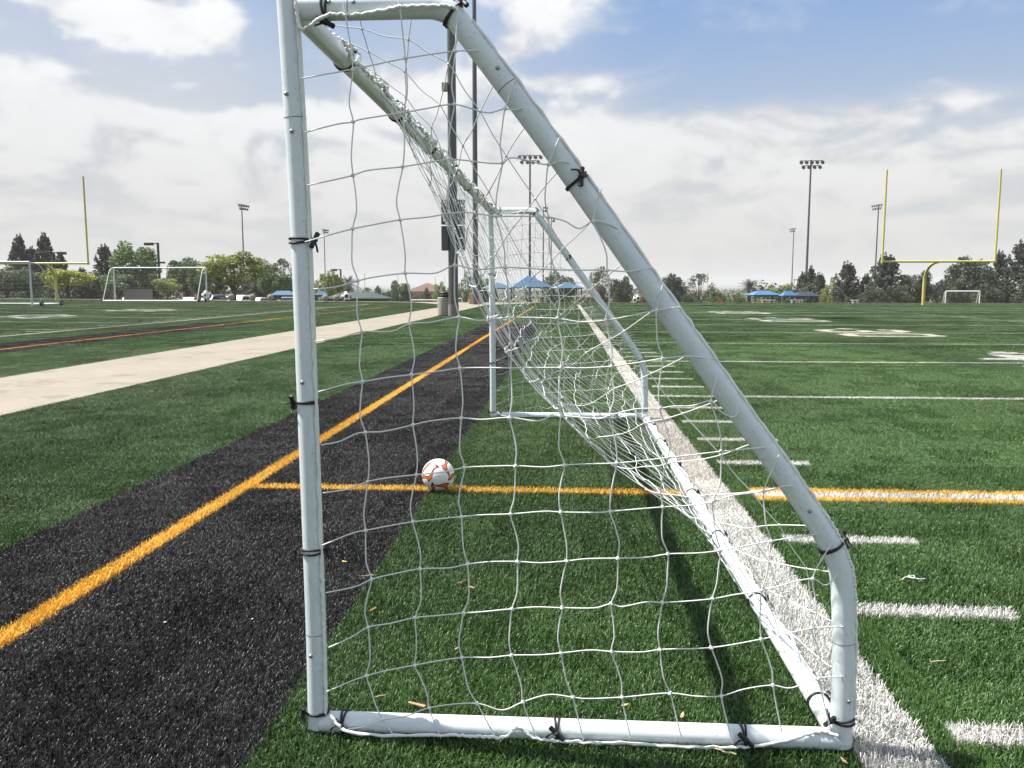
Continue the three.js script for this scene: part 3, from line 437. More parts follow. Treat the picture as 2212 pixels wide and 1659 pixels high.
{
  const nearPole = floodlight(0, -35.6, 25.4, Math.PI / 2, 'thick grey floodlight pole with four control boxes beside the concrete bin', true, null, -4.82);
  part('footing', sweep([V(0, 0, 0), V(0, 0.5, 0), V(0, 0.53, 0)], u => u > 0.9 ? 0.215 : 0.232, 18), footingGrey, nearPole);
  for (const sx of [-1, 1]) for (const y of [3.92, 2.82]) part('control_box', slab(0.3, 1.02, 0.34, sx * 0.34 + 0.02, y + 0.51, 0.02, 0.012), darkBox, nearPole);
  for (const y of [3.1, 4.7]) part('bracket', slab(0.7, 0.06, 0.1, 0.02, y, -0.02), darkBox, nearPole);
  for (let i = 0; i < 4; i++) part('anchor_bolt', bar(V(0.27 * Math.cos(i * 1.57 + 0.8), 0, 0.27 * Math.sin(i * 1.57 + 0.8)), V(0.27 * Math.cos(i * 1.57 + 0.8), 0.07, 0.27 * Math.sin(i * 1.57 + 0.8)), 0.02, 8), boltSteel, nearPole);
  const spk = new THREE.Group(); spk.name = 'speaker_horn'; spk.position.set(-0.27, 9.55, 0.14); nearPole.add(spk);
  part('horn_box', slab(0.24, 0.34, 0.3, 0, 0, 0, 0.03), mat(0.30, 0.29, 0.22, 0.6), spk); part('horn_arm', slab(0.22, 0.05, 0.05, 0.1, 0.05, -0.06), poleSteel, spk);
  const pole2 = floodlight(0, -60.2, 26, Math.PI / 2, 'grey floodlight pole standing on the far end of the concrete path', true, null, -6.52);
  const g = 'floodlights beyond the fields', far = (px, py, fc, lab) => { const r = ray(px, py), z = r.z * (20.2 - EYE) / r.y, x = atZ(px, py, z).x; floodlight(0, z, 20.2 - land(x, z), fc, lab, false, g, x); };
  far(522, 443, 1.25, 'distant floodlight rising behind the broad yellow green tree');
  far(700, 496, 1.3, 'distant floodlight seen just beside the white goal upright');
  far(1145, 338, 0.05, 'tall floodlight with a wide lamp array rising behind the blue shade canopies');
  far(1174, 447, 1.4, 'slim floodlight behind the blue shade canopies, narrow side showing');
  far(1191, 470, 1.4, 'lowest of the floodlights behind the blue shade canopies');
  far(1715, 494, -1.3, 'short distant floodlight left of a taller one above the paired blue shelters');
  far(1752, 349, -0.05, 'tall floodlight with a wide lamp array above the paired blue shelters');
  far(1898, 443, -1.25, 'distant floodlight beside the upright of the yellow football goalpost');
  // speckled concrete bin
  const bx = -5.3, bz = -36.2, bin = thing('trash_bin', 'pale concrete trash bin with black lid beside the thick floodlight pole', 'trash bin', V(bx, 0.012, bz));
  part('drum', new THREE.LatheGeometry([[0, 0], [0.27, 0], [0.3, 0.05], [0.3, 0.78], [0.27, 0.82], [0, 0.82]].map(p => new THREE.Vector2(...p)), 24), mat(0.27, 0.26, 0.235, 0.95), bin);
  part('lid', new THREE.LatheGeometry([[0, 1.06], [0.2, 1.05], [0.24, 1.0], [0.25, 0.821], [0, 0.821]].map(p => new THREE.Vector2(...p)), 24), mat(0.012, 0.012, 0.012, 0.5), bin);
  part('lid_rim', new THREE.TorusGeometry(0.255, 0.025, 8, 24).rotateX(Math.PI / 2).translate(0, 0.9, 0), mat(0.012, 0.012, 0.012, 0.5), bin);
  const kx = Xp(1028, 62.5), k = thing('utility_cabinet', 'tan utility cabinet standing behind the far floodlight pole', 'cabinet', V(kx, 0.012, -62.5));
  part('case', slab(0.95, 0.72, 0.6, 0, 0.42, 0, 0.02), mat(0.42, 0.26, 0.14, 0.7), k); part('plinth', slab(1.0, 0.07, 0.64, 0, 0.035, 0), footingGrey, k);
}
// car park lamps
{
  const bronze = mat(0.018, 0.017, 0.016, 0.55);
  const lot = (px, py, z, heads, lab) => { const x = Xp(px, z), g = land(x, -z), h = Yp(px, py, z) - g, t = thing('parking_lot_light', lab, 'lamp post', V(x, g, -z), 'parking lot lights'); part('post', slab(0.2, h - 0.02, 0.2, 0, (h - 0.02) / 2, 0), bronze, t); part('base', slab(0.5, 0.7, 0.5, 0, 0.35, 0), footingGrey, t); for (const s of heads) { part('lamp_head', slab(0.95, 0.3, 0.5, s * 1.05, h - 0.16, 0, 0.04), bronze, t); part('arm', slab(0.6, 0.1, 0.1, s * 0.35, h - 0.1, 0), bronze, t); } };
  lot(120, 544, 95, [-1, 1], 'dark parking lot light with two square heads among the left pines');
  lot(346, 524, 92, [-1], 'dark parking lot light with a single square head by the tall leafy tree');
  lot(339, 565, 130, [-1, 1], 'lower dark parking lot light with two heads by the tall leafy tree');
  lot(737, 581, 125, [-1], 'dark parking lot light with one head beside the small palm');
  lot(1631, 626, 230, [-1, 1], 'tiny distant parking lot light left of the lone palm');
}

// ---------------------------------------------------------------- goals
const goalYellow = mat(0.56, 0.49, 0.12, 0.45), rubber = mat(0.015, 0.015, 0.015, 0.8), greyPaint = mat(0.55, 0.56, 0.56, 0.45);
function footballGoal(bar3, half, zBar, base, topY, label, r = 0.075, ground) {
  const t = thing('football_goalpost', label, 'football goalpost', V(base.x, ground, base.z), 'yellow football goalposts'), o = t.position, B = bar3.clone().sub(o);
  part('gooseneck', sweep([V(0, 0, 0), ...smooth([V(0, B.y - 1.5, 0), V(0.02 * B.x, B.y - 0.95, 0.04 * B.z), V(0.2 * B.x, B.y - 0.4, 0.25 * B.z), V(0.6 * B.x, B.y - 0.08, 0.65 * B.z), V(B.x, B.y - 0.01, B.z)], 20)], r * 1.5, 14), goalYellow, t);
  part('crossbar', bar(V(B.x - half, B.y, B.z), V(B.x + half, B.y, B.z), r * 1.1, 12), goalYellow, t);
  for (const s of [-1, 1]) { part('upright', bar(V(B.x + s * (half - r), B.y, B.z), V(B.x + s * (half - r), topY - o.y, B.z), r, 12), goalYellow, t); part('joint_collar', bar(V(B.x + s * (half - r), B.y - 0.1, B.z), V(B.x + s * (half - r), B.y + 0.14, B.z), r * 1.25, 12), goalYellow, t); }
}
footballGoal(Wp(2027, 565, 57), 3.68, 57, Wp(1994, 650, 59.6), Wp(2027, 366, 57).y, 'yellow football goalpost standing at the end of the near field before the pines', 0.066, 0);
footballGoal(Wp(93, 569, 59), 3.5, 59, Wp(123, 650, 61.8), Wp(192, 381, 59).y, 'yellow football goalpost on the field beyond the path, half its crossbar showing', 0.068, land(-37.6, -61.8));
for (const [pl, pr, pt, pb, z, lab] of [[787, 862, 590, 652, 168, 'far yellow goalpost in front of the green roofed building'], [1448, 1527, 589, 652, 162, 'far yellow goalpost in front of the spreading open crowned tree'], [1356, 1398, 592, 641, 210, 'far yellow goalpost by the tan kiosk behind the slanted brace'], [940, 962, 597, 646, 210, 'far yellow goalpost left of the thick floodlight pole, seen narrow']]) { const c = Wp((pl + pr) / 2, pb, z); footballGoal(c, (pr - pl) / 2 / 1801 * z, z, V(c.x, 0, c.z - 1.6), Wp((pl + pr) / 2, pt, z).y, lab, 0.06, land(c.x, c.z)); }

function cornerNet(lines, sagY) { const g = []; for (const [a, b] of lines) { const p = []; for (let i = 0; i <= 8; i++) { const q = a.clone().lerp(b, i / 8); q.y -= sagY * 4 * (i / 8) * (1 - i / 8); p.push(q); } g.push(sweep(p, 0.0020, 3, false)); } return join(g); }
function movableGoal(x0, x1, z, h, depth, zdir, label, wheels, m) {   // frame with a ground bar behind; zdir says which way the back lies
  const y0 = land((x0 + x1) / 2, z), t = thing('soccer_goal', label, 'soccer goal', V((x0 + x1) / 2, y0, z)), w = (x1 - x0) / 2, d = depth * zdir, top = depth * 0.28 * zdir;
  for (const s of [-1, 1]) {
    part('upright_post', bar(V(s * w, 0.02, 0), V(s * w, h, 0), 0.055, 12), m, t);
    part('rear_brace', sweep(smooth([V(s * w, h - 0.04, 0.0), V(s * w, h - 0.08, top * 0.8), V(s * w, h - 0.25, top * 1.25), V(s * w, h * 0.5, lerp(top * 1.2, d, 0.5)), V(s * w, 0.1, d)], 16), 0.035, 10), m, t);
    part('side_ground_bar', bar(V(s * w, 0.1, 0), V(s * w, 0.1, d), 0.045, 10), m, t);
    if (wheels) for (const k of [0.25, 0.92]) { const wl = part('wheel', new THREE.CylinderGeometry(0.15, 0.15, 0.09, 18).rotateZ(Math.PI / 2), rubber, t); wl.position.set(s * (w + 0.1), 0.15, d * k); part('hub', new THREE.CylinderGeometry(0.05, 0.05, 0.1, 10).rotateZ(Math.PI / 2), greyPaint, wl); }
  }
  part('crossbar', bar(V(-w, h, 0), V(w, h, 0), 0.055, 12), m, t); part('rear_ground_bar', bar(V(-w, 0.1, d), V(w, 0.1, d), 0.045, 10), m, t);
  const L = [], nx = Math.round(w * 2 / 0.24), R = rng(3); for (let i = 0; i <= nx; i++) { const x = -w + 2 * w * i / nx + (R() - 0.5) * 0.04; L.push([V(x, h, top * 0.3), V(x + (R() - 0.5) * 0.2, 0.1, d)]); } for (let j = 1; j < 11; j++) L.push([V(-w, h * (1 - j / 11), d * j / 11), V(w, h * (1 - j / 11), d * j / 11)]);
  for (const s of [-1, 1]) for (let j = 1; j < 9; j++) { const k = j / 9; L.push([V(s * w, h * (1 - k), 0), V(s * w, h * (1 - k), d * k)], [V(s * w, 0.1, d * k), V(s * w, h * (1 - k) , d * k)]); }
  part('net', cornerNet(L, 0.10), mat(0.33, 0.33, 0.33, 0.8), t); return t;
}
movableGoal(-35.1, -27.75, -62.9, 2.62, 1.75, 1, 'white wheeled soccer goal with net, complete, on the field beyond the path', true, mat(0.62, 0.63, 0.63, 0.45));
movableGoal(-38.1, -30.9, -46.4, 2.55, 2.9, -1, 'white wheeled soccer goal cut by the frame edge near the yellow goalpost', true, mat(0.50, 0.51, 0.52, 0.45));
{
  const sm = (pl, pr, pt, z, depth, zd, lab, tw = 0) => { const a = Wp(pl, pt, z), b = Wp(pr, pt, z), g = land((a.x + b.x) / 2, -z), o = movableGoal(a.x, b.x, -z, a.y - g, depth, zd, lab, false, mat(0.7, 0.7, 0.7, 0.5)); o.rotation.y = tw; };
  sm(2046, 2114, 629, 84, 1.9, -1, 'white soccer goal with net standing before the pines by the yellow goalpost', -0.25);
  sm(889, 944, 648, 88, 1.4, -1, 'low far soccer goal in front of the red roofed building');
  sm(949, 997, 645, 90, 1.4, -1, 'low far soccer goal partly behind the thick floodlight pole');
}

// ---------------------------------------------------------------- ball shaped bollards along the far edge
{
  const n = 256, phi = (1 + Math.sqrt(5)) / 2, cen = []; for (const s of [-1, 1]) for (const q of [-1, 1]) cen.push(V(0, s, q * phi).normalize(), V(s, q * phi, 0).normalize(), V(q * phi, 0, s).normalize());
  const rot = new THREE.Quaternion().setFromEuler(new THREE.Euler(0.5, 0.35, 0)); cen.forEach(v => v.applyQuaternion(rot));
  const paint = fn => { const d = new Uint8Array(n * n / 2 * 4), dir = V(0, 0, 0); for (let j = 0; j < n / 2; j++) for (let i = 0; i < n; i++) { const th = (1 - (j + 0.5) / (n / 2)) * Math.PI, ph = (i + 0.5) / n * 2 * Math.PI, o = (j * n + i) * 4; dir.set(-Math.cos(ph) * Math.sin(th), Math.cos(th), Math.sin(ph) * Math.sin(th)); const c = fn(dir); d[o] = c[0]; d[o + 1] = c[1]; d[o + 2] = c[2]; d[o + 3] = 255; } const t = new THREE.DataTexture(d, n, n / 2); t.colorSpace = THREE.SRGBColorSpace; t.magFilter = t.minFilter = THREE.LinearFilter; t.needsUpdate = true; return t; };
  const soccer = mat(1, 1, 1, 0.6, { map: paint(d => cen.some(c => c.dot(d) > 0.935) ? [26, 27, 28] : [206, 206, 202]) });
  const worn = mat(1, 1, 1, 0.85, { map: paint(d => { const k = 16 * vnoise(d.x * 5, d.y * 5, d.z * 5) + 10 * vnoise(d.x * 19, d.y * 19, d.z * 19); return [122 + k, 115 + k, 106 + k]; }) });
  const geo = new THREE.SphereGeometry(0.42, 28, 18), stand = new THREE.CylinderGeometry(0.2, 0.24, 0.16, 16);
  const put = (px, kind, label, z = 69.6, sc = 1) => { const x = Xp(px, z), t = thing('ball_bollard', label, 'bollard', V(x, land(x, -z) - 0.03, -z), 'ball shaped bollards'); const b = part('ball', geo, kind, t); b.position.y = 0.48; part('foot', stand, footingGrey, t).position.y = 0.08; t.scale.setScalar(sc); };
  put(446, soccer, 'giant soccer ball bollard at the foot of the broad yellow green tree');
  put(748, soccer, 'giant soccer ball bollard in front of the green roofed building');
  put(1376, soccer, 'small soccer ball bollard by the tan kiosk behind the slanted brace', 69.6, 0.75);
  [[499, 'grey ball bollard left of the white car'], [545, 'grey ball bollard in front of the white car'], [584, 'grey ball bollard below the left blue shelter']].forEach(([px, l]) => put(px, worn, l, 69.6, 0.7));
  [[702, 'grey ball bollard farther from the giant soccer ball one before the green roof'], [726, 'grey ball bollard right next to the giant soccer ball one before the green roof']].forEach(([px, l]) => put(px, worn, l, 69.6, 0.68));
}

// ---------------------------------------------------------------- shelters, buildings, cars
const canvasBlue = phys(0.032, 0.125, 0.235, 0.75, { transmission: 0.25, thickness: 0, side: THREE.DoubleSide }), shelterPost = mat(0.03, 0.032, 0.035, 0.6);
function roofGeo(w, d, rise, ridge, y0, over = 0) {                  // hipped roof with thickness
  const a = w / 2 + over, b = d / 2 + over, r = ridge / 2, P = [[-a, y0, b], [a, y0, b], [a, y0, -b], [-a, y0, -b], [-r, y0 + rise, 0], [r, y0 + rise, 0]], T = [[0, 1, 5], [0, 5, 4], [1, 2, 5], [2, 3, 4], [2, 4, 5], [3, 0, 4]], pos = [];
  for (const t of T) for (const i of t) pos.push(...P[i]); for (const t of T) for (const i of [t[0], t[2], t[1]]) pos.push(P[i][0], P[i][1] - 0.09, P[i][2]);
  const ring = [0, 1, 2, 3]; for (const i of ring) { const j = (i + 1) % 4, A = P[i], B = P[j]; pos.push(A[0], A[1] - 0.09, A[2], B[0], B[1] - 0.09, B[2], B[0], B[1], B[2], A[0], A[1] - 0.09, A[2], B[0], B[1], B[2], A[0], A[1], A[2]); }
  const g = new THREE.BufferGeometry(); g.setAttribute('position', new THREE.Float32BufferAttribute(pos, 3)); g.computeVertexNormals(); g.setAttribute('uv', new THREE.Float32BufferAttribute(new Float32Array(pos.length / 3 * 2), 2)); return g;
}
function shelter(pl, pr, pTop, pEave, z, ridgeFrac, label, m = canvasBlue, tw = 0.3) {
  const c = Wp((pl + pr) / 2, pEave, z), g = land(c.x, -z), w = (pr - pl) / 1801 * z, d = w * 0.7, rise = (pEave - pTop) / 1801 * z, ey = c.y - g, t = thing('shade_shelter', label, 'shade shelter', V(c.x, g, -z), 'blue shade shelters'); t.rotation.y = tw; const W2 = w / (Math.cos(tw) + 0.7 * Math.abs(Math.sin(tw)));
  part('canopy', roofGeo(W2, W2 * 0.7, rise, W2 * ridgeFrac, ey), m, t);
  for (const sx of [-1, 1]) for (const sz of [-1, 1]) part('post', bar(V(sx * W2 * 0.42, 0, sz * W2 * 0.28), V(sx * W2 * 0.42, ey + rise * 0.12, sz * W2 * 0.28), 0.09, 8), shelterPost, t);
  part('eave_frame', join([[-1, 0], [1, 0]].map(([s]) => slab(W2 * 0.86, 0.1, 0.1, 0, ey - 0.14, s * W2 * 0.28)).concat([-1, 1].map(s => slab(0.1, 0.1, W2 * 0.56, s * W2 * 0.42, ey - 0.14, 0)))), shelterPost, t);
}
shelter(579, 646, 628, 637, 88, 0.45, 'blue canopy shelter beside the broad yellow green tree');
shelter(676, 712, 629, 637, 100, 0.4, 'blue canopy shelter just right of the white goal upright');
shelter(1088, 1196, 596, 620, 120, 0.06, 'largest blue pyramid canopy shelter, seen through the goal net');
shelter(1040, 1112, 611, 622, 112, 0.1, 'small blue canopy shelter joined left of the largest pyramid canopy');
shelter(1190, 1262, 610, 622, 116, 0.1, 'small blue canopy shelter joined right of the largest pyramid canopy');
shelter(1614, 1684, 628, 636.5, 100, 0.4, 'blue canopy shelter next to the lone palm', phys(0.022, 0.13, 0.30, 0.75, { transmission: 0.2, thickness: 0, side: THREE.DoubleSide }), 0.2);
shelter(1684, 1722, 629, 638, 96, 0.4, 'bright blue canopy shelter left of the tall floodlight', phys(0.022, 0.13, 0.30, 0.75, { transmission: 0.2, thickness: 0, side: THREE.DoubleSide }), 0.2);
shelter(1708, 1768, 630, 639, 104, 0.4, 'dark slate canopy shelter behind the tall floodlight', mat(0.018, 0.03, 0.045, 0.7), 0.2);
{
  const house = (name, pl, pr, pRidge, pEave, z, ridge, roofM, wallM, label, dep = 0.55) => { const c = Wp((pl + pr) / 2, pEave, z), g = land(c.x, -z), w = (pr - pl) / 1801 * z, t = thing(name, label, 'building', V(c.x, g, -z)); const ey = c.y - g; part('wall', slab(w * 0.93, ey - 0.03, w * dep * 0.9, 0, (ey - 0.03) / 2, 0), wallM, t); part('roof', roofGeo(w, w * dep, (pEave - pRidge) / 1801 * z, w * ridge, ey + 0.06, 0.3), roofM, t); return [t, w, ey, dep]; };
  const [gb, gw, gy, gd] = house('restroom_building', 711, 836, 631, 645, 100, 0.5, mat(0.024, 0.048, 0.044, 0.5), mat(0.07, 0.055, 0.045, 0.9), 'low park building with a green metal roof behind the giant soccer ball bollard');
  for (let i = 0; i < 14; i++) { const x = (i / 13 - 0.5) * gw * 0.5; const rb = part('roof_rib', slab(0.06, 0.06, gw * gd * 0.5 * 1.03, 0, 0, 0), mat(0.05, 0.10, 0.09, 0.45), gb); rb.position.set(x, gy + 0.06 + 0.39, gw * gd * 0.27); rb.rotation.x = Math.atan2(0.78, gw * gd * 0.5 + 0.3); }
  part('door', slab(1.1, 2.1, 0.1, -gw * 0.2, 1.05, gw * gd * 0.45 + 0.03), mat(0.03, 0.05, 0.045, 0.6), gb);
  const [tb, tw, ty, td] = house('store_building', 884, 964, 612, 630, 190, 0.06, mat(0.135, 0.078, 0.060, 0.85), mat(0.26, 0.215, 0.17, 0.9), 'tan building with a red tiled hip roof behind the far goals', 0.8);
  part('sign_band', slab(tw * 0.5, 0.9, 0.15, tw * 0.12, ty - 1.6, tw * td * 0.45 + 0.1), mat(0.28, 0.03, 0.025, 0.6), tb);
  part('cornice', slab(tw * 0.96, 0.25, tw * td * 0.94, 0, ty - 0.25, 0), mat(0.46, 0.39, 0.31, 0.9), tb);
  for (let i = 0; i < 3; i++) part('window', slab(1.6, 1.8, 0.1, (i - 1.3) * 2.6 - 1, ty - 3.2, tw * td * 0.45 + 0.03), mat(0.04, 0.05, 0.06, 0.2), tb);
  const [kb, kw, ky, kd] = house('kiosk', 1378, 1412, 637, 641, 150, 0.5, mat(0.30, 0.16, 0.08, 0.8), mat(0.33, 0.21, 0.12, 0.9), 'small tan kiosk behind the slanted goal brace'); part('serving_hatch', slab(kw * 0.4, 1.0, 0.08, 0, ky - 1.1, kw * kd * 0.45 + 0.03), mat(0.05, 0.04, 0.035, 0.7), kb);
  const [lb, lw, ly, ld] = house('warehouse', 1244, 1320, 637, 642, 240, 0.85, mat(0.16, 0.11, 0.09, 0.9), mat(0.22, 0.17, 0.14, 0.9), 'long low brown building far behind the far white goal'); part('door', slab(3, 3, 0.1, 0, 1.5, lw * ld * 0.45 + 0.05), mat(0.05, 0.04, 0.04, 0.7), lb);
  const [hb, hw, hy, hd] = house('house', 2148, 2200, 632, 641, 200, 0.4, mat(0.25, 0.15, 0.11, 0.9), mat(0.52, 0.42, 0.36, 0.9), 'pinkish house half hidden behind the pines by the yellow goalpost'); for (const s of [-1, 1]) part('window', slab(0.9, 1.2, 0.1, s * hw * 0.25, hy - 1.2, hw * hd * 0.45 + 0.03), mat(0.05, 0.05, 0.06, 0.3), hb);
  const wl = single('low_wall', 'grey block wall seen through the complete wheeled goal', 'wall', join([slab(3.3, 2.0, 0.25, 0, 1.0, 0), slab(3.4, 0.12, 0.35, 0, 2.06, 0)]), mat(0.20, 0.195, 0.185, 0.9), V(Xp(298, 92), land(Xp(298, 92), -92), -92));
  // parked cars
  const glass = phys(0.02, 0.025, 0.03, 0.08), tyre = mat(0.012, 0.012, 0.012, 0.9), rim = mat(0.35, 0.35, 0.36, 0.35, { metalness: 0.7 });
  const prof = (pts, wd, bev) => { const s = new THREE.Shape(pts.map(p => new THREE.Vector2(...p))), g = new THREE.ExtrudeGeometry(s, { depth: wd - 2 * bev, bevelThickness: bev, bevelSize: bev * 0.6, bevelSegments: 2 }); g.translate(0, 0, -wd / 2 + bev); return g; };
  const bodyG = prof([[-2.2, 0.35], [2.2, 0.35], [2.25, 0.62], [2.1, 0.86], [1.15, 0.98], [-1.5, 1.0], [-2.15, 0.95], [-2.28, 0.6]], 1.78, 0.08), cabinG = prof([[-1.7, 0.98], [-1.25, 1.42], [-0.9, 1.5], [0.2, 1.5], [0.6, 1.42], [1.25, 0.97]], 1.5, 0.12), glassG = prof([[-1.52, 1.0], [-1.18, 1.37], [0.5, 1.37], [1.05, 1.0]], 1.56, 0.02), tyreG = new THREE.CylinderGeometry(0.33, 0.33, 0.22, 18).rotateX(Math.PI / 2), rimG = new THREE.CylinderGeometry(0.2, 0.2, 0.23, 12).rotateX(Math.PI / 2);
  const car = (px, z, turn, c, label, sc = 1) => { const x = Xp(px, z), t = thing('parked_car', label, 'car', V(x, land(x, -z) - 0.05, -z), 'cars in the parking lot'); const paint = phys(c[0], c[1], c[2], 0.3, { clearcoat: 0.8, clearcoatRoughness: 0.1 }); part('body', bodyG, paint, t); part('cabin', cabinG, paint, t); part('side_windows', glassG, glass, t); part('windscreen', slab(0.03, 0.6, 1.25, 0, 0, 0).rotateZ(0.95).translate(0.98, 1.24, 0), glass, t); for (const [wx, wz] of [[1.4, 0.8], [1.4, -0.8], [-1.4, 0.8], [-1.4, -0.8]]) { const w = part('wheel', tyreG, tyre, t); w.position.set(wx, 0.33, wz); part('rim', rimG, rim, w); } for (const s of [-1, 1]) part('headlight', slab(0.06, 0.14, 0.34, 2.22, 0.7, s * 0.62, 0.01), mat(0.6, 0.6, 0.6, 0.2), t); t.rotation.y = turn; t.scale.setScalar(sc); };
  const raise = [[291, 96, 1.45, [0.10, 0.13, 0.17], 'blue grey parked car seen through the complete wheeled goal'], [466, 92, 1.3, [0.08, 0.09, 0.1], 'dark parked car right of the giant soccer ball bollard'], [483, 95, 1.7, [0.72, 0.72, 0.72], 'white parked car behind the gap left of the first grey bollard'], [513, 98, 1.5, [0.7, 0.7, 0.7], 'white parked car farthest from the edge, below the broad yellow green tree'], [527, 92, 1.35, [0.74, 0.74, 0.74], 'white parked car between the grey ball bollards'], [560, 94, 1.5, [0.66, 0.66, 0.66], 'silver white parked car right of the middle grey bollard'], [624, 90, 1.8, [0.75, 0.75, 0.75], 'white parked car under the left blue shelter'], [420, 96, 1.5, [0.3, 0.05, 0.04], 'dark red parked car at the right end of the complete wheeled goal']];
  for (const r of raise) car(...r);
  [[1652, 'white picnic bench under the blue shelter next to the lone palm'], [1668, 'white picnic bench just right of the shelter next to the lone palm'], [1716, 'white picnic bench under the bright blue shelter'], [1729, 'white picnic bench at the foot of the tall floodlight above the shelters'], [1848, 'pale low bench at the foot of the cone shaped pine']].forEach(([px, l]) => { const z = 80.3, x = Xp(px, z), t = thing('picnic_bench', l, 'bench', V(x, land(x, -z), -z), 'white benches along the far edge'), m = mat(0.42, 0.41, 0.38, 0.85); part('table_top', slab(0.62, 0.06, 0.5, 0, 0.76, 0, 0.01), m, t); part('seat', slab(0.62, 0.05, 0.2, 0, 0.46, 0.42, 0.01), m, t); part('seat', slab(0.62, 0.05, 0.2, 0, 0.46, -0.42, 0.01), m, t); for (const s of [-1, 1]) part('leg', join([slab(0.08, 0.73, 0.3, s * 0.2, 0.365, 0), slab(0.08, 0.06, 0.9, s * 0.2, 0.40, 0)]), m, t); });
  // stop sign
  const sz = 78, sx = Xp(1558, sz), st = thing('road_sign', 'small red octagonal road sign between two round bushes', 'sign', V(sx, land(sx, -sz), -sz)), sh = Yp(1558, 651, sz) - land(sx, -sz);
  part('post', bar(V(0, 0, 0), V(0, sh, 0), 0.03, 8), mat(0.25, 0.25, 0.25, 0.5), st); part('plate', new THREE.CylinderGeometry(0.2, 0.2, 0.02, 8).rotateX(Math.PI / 2).rotateZ(Math.PI / 8).translate(0, sh, 0.04), mat(0.5, 0.05, 0.04, 0.5), st);
}

// ---------------------------------------------------------------- trees
const leafMat = (r, g, b) => phys(r, g, b, 0.85, { vertexColors: true, side: THREE.DoubleSide, transmission: 0.3, thickness: 0 });
const bark = mat(0.075, 0.06, 0.048, 0.95);
function leaves(clumps, per, size, seed, flat = 0.6) {
  const R = rng(seed), pos = [], nor = [], col = [], a = V(0, 0, 0), b = V(0, 0, 0), n = V(0, 0, 0);
  for (const [c, r, k] of clumps) {
    const tone = 0.66 + R() * 0.68, cnt = Math.round(per * (k ?? 1));
    for (let i = 0; i < cnt; i++) {
      n.set(R() * 2 - 1, R() * 2 - 1, R() * 2 - 1).normalize(); const q = Math.cbrt(0.12 + 0.88 * R()), p = V(c.x + n.x * r.x * q, c.y + n.y * r.y * q, c.z + n.z * r.z * q);
      a.set(R() * 2 - 1, (R() * 2 - 1) * (1 - flat), R() * 2 - 1).normalize(); b.set(R() * 2 - 1, R() * 2 - 1, R() * 2 - 1).cross(a).normalize();
      const s = size * (0.6 + R() * 0.8), w = s * (0.4 + 0.3 * R()), t = tone * (0.75 + R() * 0.5), nn = b.clone().cross(a).normalize(), hue = (R() - 0.5) * 0.25;
      const P = [p.clone().addScaledVector(a, -s), p.clone().addScaledVector(b, w), p.clone().addScaledVector(a, s), p.clone().addScaledVector(b, -w)];
      for (const f of [0, 1, 2, 0, 2, 3]) { pos.push(P[f].x, P[f].y, P[f].z); nor.push(nn.x, nn.y, nn.z); col.push(t * (1 + hue), t, t * (1 - hue * 0.5)); }
    }
  }
  const g = new THREE.BufferGeometry(); g.setAttribute('position', new THREE.Float32BufferAttribute(pos, 3)); g.setAttribute('normal', new THREE.Float32BufferAttribute(nor, 3)); g.setAttribute('color', new THREE.Float32BufferAttribute(col, 3)); return g;
}
// unit trees: one metre tall, about one metre wide, scaled where they stand
function broad(seed, opt = {}) {
  const R = rng(seed), cl = [], limbs = [], base = opt.base ?? 0.28, n = opt.n ?? 34, cy = (base + 1) / 2, ry = (1 - base) / 2;
  limbs.push(sweep([V(0, 0, 0), V(0.01, base * 0.6, 0), V(-0.01, base * 1.1, 0.01), V(0.01, cy, 0)], u => lerp(0.032, 0.014, u), 7));
  for (let i = 0; i < n; i++) {
    const th = R() * 6.283, v = R() * 2 - 1, k = Math.cbrt(0.25 + 0.75 * R()) * (opt.open ? 1 : 0.86), s = Math.sqrt(Math.max(0, 1 - v * v)), x = Math.cos(th) * s * k * 0.42, z = Math.sin(th) * s * k * 0.42, y = cy + v * ry * k * 0.86, r = (opt.clump ?? 0.105) * (0.7 + R() * 0.6);
    cl.push([V(x, y, z), V(r * 1.15, r * 0.85, r * 1.15)]);
    if (i % 3 === 0 || opt.open) { const m = V(x * 0.4, lerp(base, y, 0.55), z * 0.4); limbs.push(sweep(smooth([V(0, base * 0.85, 0), m, V(x, y - 0.01, z)], 6), u => lerp(0.014, 0.004, u), 5)); }
  }
  return { wood: join(limbs), crown: leaves(cl, opt.per ?? 190, opt.leaf ?? 0.021, seed + 50) };
}
function pine(seed, opt = {}) {
  const R = rng(seed), cl = [], limbs = [sweep([V(0, 0, 0), V(0.01, 0.5, 0), V(0, 0.97, 0)], u => lerp(0.03, 0.005, u), 7)], n = opt.n ?? 64;
  for (let i = 0; i < n; i++) {
    const t = (i + R()) / n, y = 0.12 + 0.82 * t, w = (opt.wide ?? 0.46) * Math.pow(1 - t, 0.62) * (0.5 + 0.6 * R()) + 0.02, th = i * 2.399 + R(), x = Math.cos(th) * w, z = Math.sin(th) * w, up = 0.04 + 0.05 * R();
    for (const f of [0.45, 0.75, 1]) cl.push([V(x * f, y + up * f, z * f), V(0.05 + 0.035 * (1 - t), 0.032 + 0.02 * R(), 0.05 + 0.035 * (1 - t)), f]);
    if (R() < 0.5) cl.push([V(x, y + up + 0.04, z), V(0.022, 0.05, 0.022), 0.6]);
    limbs.push(sweep([V(0, y - 0.02, 0), V(x, y + up, z)], u => lerp(0.009, 0.003, u), 4));
  }
  cl.push([V(0, 0.95, 0), V(0.025, 0.06, 0.025), 1]);
  return { wood: join(limbs), crown: leaves(cl, opt.per ?? 60, opt.leaf ?? 0.018, seed + 50) };
}
